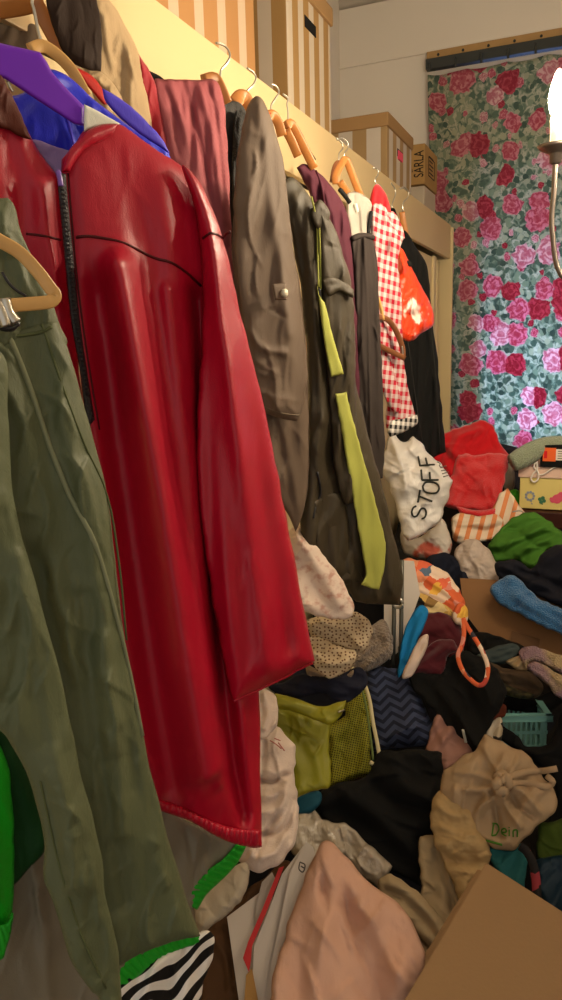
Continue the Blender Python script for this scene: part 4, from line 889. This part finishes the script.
# white folder, blue cloth etc.
card_w = fabric('white_card', '#cfc6bd', .6, .05, 100, .03, coord='Object')
g = multi('folder', 'white card folder standing between the rain jacket and the drawstring bag', 'folder')
prism('front_cover', '398,560! 414,561! 420,594! 404,640! 397,648!', card_w, g, lift=.41, thick=.003, tilt=.05)
prism('back_cover', '384,600! 398,604! 398,652! 390,660! 384,650!', card_w, g, lift=.36, thick=.003, tilt=.05)
one('blue_cloth', 'bright blue cloth beside the white folder', 'cloth', '398,676 400,652 404,632 412,614 420,606 427,608 428,617 421,634 412,654 404,672', F('azure_cotton', '#1277b5', .8, .2), .37, [('l', '406,660 414,636 422,614', 3, 4), ('w', 70, 10, 2)], T=4, R=4)
one('pale_cloth', 'pale pink and white cloth below the bright blue cloth', 'cloth', '402,678 407,662 414,648 421,637 428,635 427,648 420,662 412,676', F('pale_pink_cotton', '#cdb8aa', .85, .2), .39, [('w', 65, 8, 2.5)], T=6, R=7)
bord = F('burgundy_jersey', '#4d0f1a', .9, .3, 500, .15, sheen=.2)
g = multi('sweater', 'burgundy knitted sweater under the drawstring bag', 'sweater')
s = Sheet('416,624 424,616 440,612 454,618 462,632 464,650 458,660 446,656 430,650 418,644', lift=.30, T=9, R=12, folds=[('w', 20, 16, 3)]); s.build('back', bord, g)
s = Sheet('408,676 414,662 424,650 438,640 452,640 458,650 448,656 446,668 440,676 424,674', lift=.335, T=9, R=11, folds=[('w', 40, 14, 4), ('l', '418,668 432,656 446,648', 4, 4)]); s.build('front', bord, g)
g = multi('trousers', 'black garment with small white tag in the middle of the pile', 'trousers')
s = Sheet('408,678 420,672 436,674 444,664 452,655 468,652 486,660 500,676 506,692 500,710 492,724 484,740 479,758 470,752 456,738 440,718 424,702', lift=.25, T=10, R=16, folds=[('w', 130, 26, 6), ('l', '440,690 460,715 474,744', 5, 5)]); s.build('body', blackc, g)
s.stroke('tag', '463,729 466,742', 1.6, tagm, g, off=1, label='small white tag')
# basket and its contents
teal = fabric('teal_plastic', '#7fb5ad', .45, .03, 100, .03, coord='Object', spec=.4)
g = multi('basket', 'teal plastic basket with slotted sides at the right of the pile', 'basket')
dB = base_depth(530, 716)-.12
c1 = at_d(549, 715, dB); c0 = at_d(499, 708, dB); ex = c0-c1; ex[2] = 0; Lx = np.linalg.norm(ex); ex /= Lx; ey = np.array([-ex[1], ex[0], 0]);
if ey[1] < 0: ey = -ey
Bm = np.array([ex, ey, [0, 0, 1]]).T; H_ = .085; LY = .16
def bpt(a, b, c): return c1+Bm @ np.array([a, b, c])
def bbox_(bm, lo, hi, bev=.0):
    r = bmesh.ops.create_cube(bm, size=1)
    for v in r['verts']: v.co = Vector(bpt(*[lo[i]+(v.co[i]+.5)*(hi[i]-lo[i]) for i in range(3)]))
    if bev: bmesh.ops.bevel(bm, geom=list({e for v in r['verts'] for e in v.link_edges}), offset=bev, segments=2, affect='EDGES')
bm = bmesh.new()
for a in (((-.006, -.006, -.012), (Lx, .006, 0)), ((-.006, -.006, -.012), (.006, LY, 0)), ((-.006, LY-.006, -.012), (Lx, LY+.006, 0)), ((Lx-.006, -.006, -.012), (Lx+.006, LY, 0))): bbox_(bm, *a, .002)
from_bm('rim', bm, teal, g)
for nm in ('front', 'back'):
    y0 = .004 if nm == 'front' else LY-.008; bm = bmesh.new(); k = .002
    while k < Lx-.004:
        wdt = .016 if k < .003 else .0045
        bbox_(bm, (k, y0, -H_), (k+wdt, y0+.003, -.01)); k += wdt+.0075
    bbox_(bm, (0, y0, -.052), (Lx, y0+.003, -.044)); bbox_(bm, (0, y0, -H_-.006), (Lx, y0+.003, -H_+.004)); from_bm(nm+'_wall', bm, teal, g)
for x0, nm in ((.004, 'side_wall'), (Lx-.008, 'side_wall')):
    bm = bmesh.new(); k = .002
    while k < LY-.004: bbox_(bm, (x0, k, -H_), (x0+.003, k+.0045, -.01)); k += .012
    bbox_(bm, (x0, 0, -.052), (x0+.003, LY, -.044)); bbox_(bm, (x0, 0, -H_-.006), (x0+.003, LY, -H_+.004)); from_bm(nm, bm, teal, g)
bm = bmesh.new(); bbox_(bm, (.004, .004, -H_-.006), (Lx-.004, LY-.004, -H_-.001)); from_bm('bottom', bm, teal, g)
one('black_cloth', 'black cloth inside the teal basket', 'cloth', '500,700 515,694 535,697 552,690 566,684 570,694 556,708 540,714 518,711 502,709', blackc, .07, [('w', 10, 16, 4)], T=8, R=10)
one('brown_trousers', 'folded brown trousers above the teal basket', 'trousers', '486,663 496,664 504,668 516,669 529,671 537,678 544,687 540,695 532,698 516,692 500,684 492,676', F('brown_twill', '#4a3a29', .8, .2, 900, .1), .17, [('g', '500,684 520,686 536,690', 3, -3), ('l', '500,672 520,676 540,686', 4, 4)], T=10, R=9)
one('olive_cloth', 'olive patterned cloth rolled inside the folded brown trousers', 'cloth', '494,678 506,684 520,690 534,694 530,699 514,697 500,691', F('olive_print', '#3a3620', .85, .2, pattern=p_noise('#4a4628', '#211d12', 60)), .185, [('w', 10, 8, 2)], T=6, R=6)
one('grey_cloth', 'grey-teal cloth above the folded brown trousers', 'cloth', '476,656 486,650 500,645 514,643 520,650 514,658 504,664 492,664 480,662', F('grey_teal', '#3f4a4a', .85, .2), .17, [('w', 20, 9, 3)], T=8, R=8)
one('black_cloth', 'black crumpled cloth along the lower edge of the cardboard box', 'cloth', '468,640 476,632 492,634 508,640 524,646 520,654 500,652 482,660 470,654', blackc, .15, [('w', 15, 9, 3)], T=8, R=8)
one('cream_cloth', 'small cream cloth between brown trousers and lilac knit', 'cloth', '506,662 514,657 522,656 528,664 526,671 518,670 511,666', F('cream_cotton', '#a58f6c', .85, .2), .20, [('w', 40, 6, 2)], T=6, R=6)
knit = F('cream_lilac_knit', '#b09a7a', .95, 1., 260, .1, 60, bdist=.01, pattern=p_noise('#b8a27c', '#9c8088', 11, .45, .58))
g = multi('knit_sweater', 'cream and lilac knitted sweater at the right edge above the basket', 'sweater')
s = Sheet('518,655 522,648 532,646 546,650 562,655 600,668 600,690 575,682 556,672 540,662 530,664 526,670', lift=.20, T=12, R=10, folds=[('w', -15, 14, 3)]); s.build('upper_fold', knit, g)
s = Sheet('527,668 532,662 542,664 556,672 572,682 600,692 600,716 572,704 556,696 549,686 538,678', lift=.225, T=11, R=9, folds=[('w', -20, 12, 3), ('g', '534,668 545,674 556,684', 3, -5)]); s.build('lower_fold', knit, g)
one('black_garment', 'black garment under and beside the teal basket', 'garment', '494,722 510,730 530,746 546,744 558,720 566,694 600,690 600,840 566,834 548,826 556,800 552,776 536,764 514,748 498,738', blackc, .08, [('w', 50, 30, 6)], T=8, R=16)
one('floral_cloth', 'white cloth printed with black flowers left of the basket', 'cloth', '485,742 487,728 494,720 501,718 503,728 501,742 496,750', F('black_white_floral', '#c9b9a0', .85, .2, pattern=p_blotch([(0, '#cdbfa8'), (.55, '#28241f'), (.72, '#b8a88e')], 50, .5)), .19, [('w', 70, 8, 2)], T=6, R=7)
one('rust_cloth', 'rust brown scrap beside the left end of the basket', 'cloth', '488,726 493,713 500,704 506,706 505,716 497,720', F('rust_cotton', '#5a2614', .85, .2), .15, [('w', 60, 8, 2)], T=5, R=6)
# middle left of the pile
pinkw = F('pink_flecked_flannel', '#d8c2b2', .9, .3, 500, .05, pattern=p_noise('#dcc8b8', '#c49a8a', 60, .5, .66))
one('flannel_sheet', 'pale pink flecked cloth piled below the rain jacket', 'cloth', '286,540 292,530 301,526 309,536 318,548 330,562 342,580 350,596 355,608 350,618 336,620 320,617 306,612 290,600 280,570', pinkw, .30, [('w', -55, 26, 5), ('l', '300,540 318,570 340,606', 7, 5)], T=15, R=22)
dots = F('dotted_cream_cotton', '#bda98c', .85, .2, 900, .05, pattern=p_dots('#c4b193', '#6a4a34', 125, .24))
g = multi('cloth', 'cream cloth with small brown dots on the fuzzy beige blanket', 'cloth')
s = Sheet('306,622 316,616 332,617 350,612 364,616 372,626 370,640 364,652 352,650 330,644 314,638', lift=.25, T=12, R=12, folds=[('w', -25, 14, 4), ('l', '322,622 345,632 362,648', 3, 5)]); s.build('upper_layer', dots, g)
s = Sheet('308,636 322,638 340,646 356,652 354,664 342,674 328,678 316,668 308,654', lift=.26, T=12, R=12, folds=[('w', -10, 12, 4), ('l', '314,652 330,664 346,662', 4, 5)]); s.build('lower_layer', dots, g)
one('fuzzy_blanket', 'fuzzy beige-grey blanket bundle left of the metal rods', 'blanket', '350,668 356,650 364,636 374,624 384,620 391,632 393,646 390,658 380,666 366,671', F('fuzzy_beige', '#8d7d6e', .98, 1., 170, .2, 60, bdist=.014, sheen=.3), .23, [('w', 50, 11, 5), ('c', 30, 14, 3)], T=14, R=14)
one('beige_blanket', 'ribbed beige cloth layer below the dotted cream cloth', 'blanket', '306,664 318,670 332,676 346,674 354,670 350,682 334,690 318,684 308,676', F('beige_rib', '#94816c', .95, .6, 300, .1, bdist=.006), .20, [('w', -10, 8, 3)], T=9, R=9)
one('navy_cloth', 'navy ruffled cloth on top of the lime green bag', 'cloth', '268,686 282,682 300,674 322,676 342,672 360,667 368,678 362,692 350,701 336,702 322,694 300,698 282,696', F('navy_crepe', '#1c1e2e', .9, .3), .13, [('w', -30, 16, 5), ('l', '300,684 322,690 346,694', 4, 4), ('l', '330,676 345,684 358,688', 4, 4)], T=10, R=11)
g = multi('metal_stand', 'pair of thin grey metal rods standing in the pile below the rain jacket', 'stand')
for a in ((394.5, 560, 393, 690), (402, 560, 400.5, 690)):
    p0, p1 = at_d(a[0], a[1], 1.86), at_d(a[2], a[3], 1.86); tube('rod', [p0, (p0+p1)/2, p1], .0055, F('rod_metal', '#5f5f58', .4, 0, metal=.7), g, 10, 0)
p = at_d(398, 603, 1.85); tube('ring', [p+.012*np.array([math.cos(k), 0, math.sin(k)]) for k in np.linspace(0, 6.28, 16)], .004, metal, g, 8, 0)
# lime bag
limeb = F('lime_nylon', '#7f7d12', .5, .1, 700, .05, spec=.4, wrinkle=.15); limed = F('lime_nylon_shadow', '#66640f', .6, .1, 700, .05)
def p_mesh(t, co):
    x, y, v = sep(t, co, 12); vo = t('ShaderNodeTexVoronoi', {'Vector': v, 'Scale': 190.0, 'Randomness': .15}, voronoi_dimensions='2D'); return t.mix(t.math('LESS_THAN', vo.outputs['Distance'], .33), lin('#84821e'), lin('#34330a'))
meshm = F('lime_mesh', '#6a6814', .7, .3, 500, .05, pattern=p_mesh)
g = multi('sports_bag', 'lime green bag with mesh pocket and cream piped handle', 'bag')
s = Sheet('268,706 282,704 312,714 330,722 329,745 331,770 330,786 318,790 300,797 288,797 276,760', lift=.16, T=12, R=16, folds=[('w', -20, 30, 3), ('l', '300,730 316,760 322,785', 6, 4)]); s.build('body', limeb, g)
s = Sheet('318,722! 332,722 344,716 346,700! 356,692 368,690! 371,715 370,740 371,777! 352,780 330,787! 330,765 328,742', lift=.165, T=10, R=12, folds=[('w', 40, 22, 4), ('g', '345,740 355,720 366,705', 5, -4)]); s.build('mesh_pocket', meshm, g)
s = Sheet('266,700 276,694 290,696 306,702 322,706 336,703 346,700! 343,712 336,722 328,725 312,719 292,711 274,708', lift=.19, T=9, R=10, folds=[('w', -15, 18, 2)]); s.build('top_flap', limeb, g)
pip = F('cream_piping', '#c8bd92', .7, .1)
s.stroke('zip_pull', '338,712 344,710', 1, metal, g, off=1)
Hs = Sheet('340,650! 400,650! 400,790! 340,790!', lift=.31, T=0, Tb=0)
Hs.stroke('handle', '352,668 360,676 366,688 370,702 373,722 377,742 379,756 375,764 370,762', 2.2, pip, g, flat=1.5)
Hs.stroke('handle_edge', '356,676 362,690 366,706 369,726 372,748 373,760', 1.3, F('green_binding', '#5f6d3a', .7, .1), g, flat=1.2)
chev = F('navy_chevron_knit', '#262c42', .85, .4, 500, .06, pattern=p_chevron('#3a425c', '#1c2133', .05, .022, -12))
g = multi('cushion', 'navy blue chevron-patterned cushion in the middle of the pile', 'cushion')
s = Sheet('364,676 376,666! 392,668 402,672 414,686 424,704 434,726 440,740! 430,746 408,748 386,750 373,752! 372,730 369,704', lift=.21, T=20, R=26, folds=[('w', 60, 40, 3)]); s.build('cover', chev, g)
s.stroke('seam_edge', '373,750 386,748 408,746 430,744 438,739', 1.2, chev, g)
# cream fleece at the left
fle = F('cream_fleece', '#cdb9aa', .95, .5, 400, .05, sheen=.2)
g = multi('blanket', 'cream fleece blanket folded in thick rolls beside the red leather jacket', 'blanket')
s = Sheet('240,692 260,688 272,692 277,700 278,714 275,728 262,740 240,740', lift=.05, T=7, R=9, folds=[('l', '264,694 268,710 264,728', 3, 4)]); s.build('top_fold', fle, g)
s = Sheet('232,740 256,730 272,726 284,731 293,743 296,758 294,774 297,794 298,818 295,842 285,858 268,870 250,870 236,856 228,830', lift=.11, T=22, R=26, ang=80, folds=[('g', '296,776 284,776 272,782 258,780', 3.5, -12), ('l', '288,782 284,800 276,810 262,812', 4, 9), ('g', '294,800 288,822 278,832 262,834', 3, -9), ('l', '284,836 276,850 262,856', 4, 7), ('g', '264,744 262,770 258,800', 4, -6), ('l', '280,790 272,796 262,796', 3, 6), ('g', '276,812 270,826 258,850', 3, -7)]); s.build('roll', fle, g)
s.stroke('red_embroidery', ['270,742 276,746 281,750', '278,744 284,752', '274,740 280,742'], .6, F('faded_red_thread', '#b06a62', .8, 0), g, off=6)
one('cotton_bundle', 'pale grey cotton bundle under the green elastic hem', 'cloth', '190,934 194,908 204,894 218,882 232,868 246,862 250,874 246,892 234,908 218,922 202,934', F('pale_grey_cotton', '#9c917f', .85, .2), .10, [('w', 50, 26, 4)], T=12, R=16)
# black garment, pink cloth, tote, cotton
one('teal_cloth', 'small teal cloth corner under the lime green bag', 'cloth', '286,800 300,795 318,791 322,800 312,812 296,814', F('teal_dark', '#12475a', .8, .2), .10, [('w', 20, 10, 2)], T=5, R=7)
g = multi('sweater', 'large black garment spread across the middle foreground of the pile', 'sweater')
s = Sheet('312,802 326,788 346,782 370,772 376,752 400,750 424,748 441,754! 443,775 440,800 436,826 428,837 418,840 421,866 420,886! 404,878 388,870 364,852 340,832 320,816', lift=.18, T=14, R=22, folds=[('w', -30, 34, 8), ('l', '350,800 380,820 412,850', 8, 8), ('g', '370,790 400,806 430,812', 7, -7), ('l', '390,762 410,790 436,800', 7, 6)]); s.build('body', blackc, g)
one('pink_cloth', 'dusty pink cloth between black garment and beige tote bag', 'cloth', '426,752 430,732 436,716 446,712 458,724 470,738 472,754 460,764 448,774 438,776 430,766', F('dusty_pink', '#9c7468', .85, .2), .19, [('w', 55, 14, 5), ('l', '436,726 446,748 448,770', 4, 4)], T=9, R=12)
tote = F('beige_canvas', '#a88e6e', .85, .3, 900, .06, wrinkle=.2, wscale=24)
g = multi('tote_bag', 'knotted beige cotton tote bag with green print on the right', 'bag')
s = Sheet('441,776 450,766 462,758 472,752 478,742 486,735 496,738 510,746 524,752 532,758 536,766 546,778 555,792 556,804 548,818 536,828 522,842 508,850 494,848 480,838 466,822 450,812 444,800', lift=.26, T=20, R=32, auto=1.3, folds=[('w', 60, 24, 4), ('l', '500,786 506,806 520,826', 3, 9), ('l', '500,784 484,790 466,790', 3, 8), ('l', '502,780 494,766 484,748', 3, 8), ('l', '498,784 480,776 456,772', 3, 6), ('g', '508,790 518,806 534,818', 3, -9), ('l', '506,782 522,792 540,812', 3, 8), ('l', '506,778 516,764 520,754', 3, 6), ('g', '492,792 496,812 500,836', 3, -8), ('l', '488,794 478,812 476,830', 3, 6)]); s.build('body', tote, g)
s.stroke('handle', ['500,782 512,776 528,772 544,771 556,769', '502,788 516,783 532,784 546,787 552,782 546,776'], 3.4, tote, g, off=3, flat=1.2)
s.stroke('knot', '496,778 504,776 508,784 502,792 496,786 500,780', 5, tote, g, off=2)
gp = F('green_print', '#4a7a28', .8, 0)
s.stroke('lettering', ['492,835 494,823', '493,823 497,824 499,829 496,834 492,835', '502,832 506,831 505,828 502,829 502,833 506,835', '509,829 509,835', '509,827 509,826.5', '513,836 513,830 516,829 517,831 517,836'], .75, gp, g, off=1)
s.stroke('printed_leaf', '486,840 494,842 502,844', 1.2, gp, g, off=.6)
g = multi('cotton_sheet', 'crumpled cream cotton cloth left of the beige tote bag', 'cloth')
s = Sheet('434,800 440,790 452,790 464,798 476,812 484,832 491,852 490,864 480,880 470,898 462,912 456,890 444,862 434,840 430,820', lift=.20, T=14, R=20, folds=[('w', 20, 22, 5), ('c', 30, 24, 3), ('l', '442,828 462,836 480,834', 4, 5), ('l', '446,850 466,858 486,856', 4, 5), ('l', '438,806 452,816 466,816', 4, 5)]); s.build('body', F('cream_canvas', '#ac9064', .85, .2, 800, .05), g)
g = multi('trousers', 'khaki trousers folded with a rolled leg below the black garment', 'trousers')
khaki = F('khaki_twill', '#a08c6c', .8, .2, 900, .05)
s = Sheet('418,842 424,836 434,836 444,852 452,872 459,895 461,912 452,930 438,944 428,928 420,904 421,880', lift=.15, T=10, R=14, folds=[('w', 70, 30, 4), ('g', '436,850 446,880 454,910', 4, -4)]); s.build('upper_leg', khaki, g)
s = Sheet('378,882 388,874 404,882 420,894 436,912 446,928 440,950 428,946 412,930 396,914 384,900', lift=.19, T=14, R=13, folds=[('g', '386,890 404,900 424,920 436,938', 4, -5), ('l', '390,882 412,896 436,920', 5, 4)]); s.build('rolled_leg', khaki, g)
s = Sheet('396,918 412,930 428,946 438,956 436,985 420,985 408,960 398,940', lift=.16, T=9, R=12, folds=[('w', 130, 18, 3)]); s.build('lower_layer', khaki, g)
clear = F('clear_film', '#aea290', .22, .05, 200, .05, wrinkle=.6, wscale=24, spec=.6)
g = multi('plastic_bag', 'crinkled clear plastic bag behind the peach cloth', 'bag')
s = Sheet('290,838 294,822 302,812 312,808 322,818 336,822 350,826 366,842 382,856 392,867! 386,878 378,888! 360,876 340,866 322,866 304,862 292,852', lift=.20, T=10, R=12, auto=1.8, folds=[('c', 130, 24, 4), ('w', -35, 18, 4)]); s.build('film', clear, g)
peach = F('peach_cotton', '#c69c86', .85, .25, 900, .05, wrinkle=.25, wscale=20)
g = multi('cloth', 'peach coloured cotton cloth standing up in the foreground', 'cloth')
s = Sheet('314,856 320,845 328,842 337,847 352,864 374,886 400,906 414,926 422,944 425,956 418,985 404,1012 395,1045! 262,1045! 268,1005 282,950 294,905 304,878', lift=.24, T=24, R=46, auto=1.5, ang=112, folds=[('w', 105, 60, 6, 5), ('x', 60, 30, 30, 50, 2.6, 4), ('l', '330,860 334,900 320,950 310,1000', 8, 6), ('l', '345,880 376,930 396,970', 9, 6), ('g', '350,905 372,960 372,1000', 10, -6), ('l', '400,915 408,945 398,990', 8, 6)]); s.build('body', peach, g)
# papers in a dark carton
dcard = fabric('dark_cardboard', '#4a3018', .75, .3, 90, .2, 12, coord='Object')
g = multi('carton', 'dark brown crumpled carton with papers standing in it', 'box')
s = Sheet('196,942 214,922 236,902 262,878 284,862 300,870 296,900 280,950 262,1000 258,1045! 196,1045! 200,990', lift=.06, T=6, R=10, auto=0, folds=[('c', 70, 40, 3), ('l', '216,940 226,960 230,990', 3, 4), ('l', '250,890 240,930 236,980', 3, 4)]); s.build('panel', dcard, g); CP = s
pap = fabric('white_paper', '#c2b8ae', .7, .05, 300, .03, coord='Object'); pap2 = fabric('grey_paper', '#a89e96', .7, .05, 300, .04, coord='Object'); redp = fabric('red_card', '#b02a2c', .6, 0, coord='Object'); yelp = fabric('brown_paper', '#9a7440', .8, .1, coord='Object')
prism('letter', '227,917! 259,893! 264,905! 254,1030! 243,1030!', pap, ref=CP, off=.02, thick=.001, label='white letter leaning leftmost in the dark carton', cat='paper')
prism('printed_sheet', '262,882! 272,872! 276,880! 268,920! 258,960! 256,905!', pap2, ref=CP, off=.03, thick=.001, label='grey-green sheet just left of the red folder edge', cat='paper')
prism('red_folder', '284,866! 281,874! 268,908! 252,946! 251,960! 249,972! 243,958! 248,942! 262,910! 279,868!', redp, ref=CP, off=.05, thick=.003, label='red folder edge between white papers in the dark carton', cat='folder')
prism('envelope', '282,874! 303,846! 308,852! 292,905! 276,965! 268,1035! 250,1035! 254,946! 268,912!', pap, ref=CP, off=.04, thick=.002, label='long white envelope right of the red folder', cat='envelope')
e = prism('envelope', '290,872! 306,842! 313,847! 316,860! 306,880! 296,930! 284,1035! 262,1035! 272,960!', pap, ref=CP, off=.055, thick=.002, label='white envelope with printed emblem next to the peach cloth', cat='envelope')
eo = e.obj
prism('paper', '297,858! 304,850! 302,880! 286,930! 277,985! 273,1035! 263,1035! 270,975! 281,920!', pap2, ref=CP, off=.048, thick=.001, label='grey paper edge between the two white envelopes', cat='paper')
e.stroke('printed_emblem', ['300,862 305,865 303,872 299,869 300,862', '301,866 304,868'], .7, F('grey_ink', '#55504c', .8, 0), eo)
prism('wrapping_paper', '246,975! 252,968! 258,1000! 262,1035! 242,1035!', yelp, ref=CP, off=.045, thick=.001, label='scrap of brown paper at the bottom of the dark carton', cat='paper')
# right edge, behind the cardboard in front
one('teal_cloth', 'teal cloth under the beige tote bag', 'cloth', '486,848 496,846 508,850 522,843 527,856 526,878 522,896 508,886 496,872', F('teal_cotton', '#1d5a5e', .8, .2), .18, [('w', 60, 16, 4)], T=8, R=10)
g = multi('strap', 'patterned black and red strap right of the teal cloth', 'strap')
Ls = Sheet('505,830! 560,830! 560,910! 505,910!', lift=.22, T=0, Tb=0)
Ls.stroke('band', '520,846 527,852 533,864 536,880 537,898', 5, F('pink_black_print', '#844', .8, .1, coord='Object', pattern=p_blotch([(0, '#1a1717'), (.45, '#8a3038'), (.65, '#b08078'), (.8, '#1a1717')], 60, .5)), g, flat=1.5)
one('petrol_cloth', 'dark teal-blue cloth behind the front cardboard at the right edge', 'cloth', '530,866 544,858 566,854 600,856 600,950 566,920 548,906 536,892', F('petrol_nylon', '#0d2838', .5, .1, wrinkle=.2), .14, [('w', 70, 20, 4)], T=8, R=12)
one('green_bag', 'moss green cloth bag at the right edge above the dark blue cloth', 'bag', '538,828 550,822 566,819 600,820 600,866 566,858 540,862', F('moss_felt', '#3a4a12', .9, .3), .18, [('w', 20, 20, 2)], T=7, R=8)
g = multi('cardboard_box', 'large brown cardboard box in the lower right foreground', 'box')
cardf = fabric('cardboard_front', '#94744f', .75, .12, 160, .03, 6, coord='Object')
e_ = prism('body', '478,868! 640,976! 560,1140! 376,1032!', cardf, g, lift=.20, thick=.18, tilt=.8, bev=.002, c=(500, 960))
prism('lid', '486,862! 645,964! 573,1131! 396,1014!', cardf, g, lift=.25, thick=.006, tilt=.8, bev=.002, c=(505, 955))
finish()
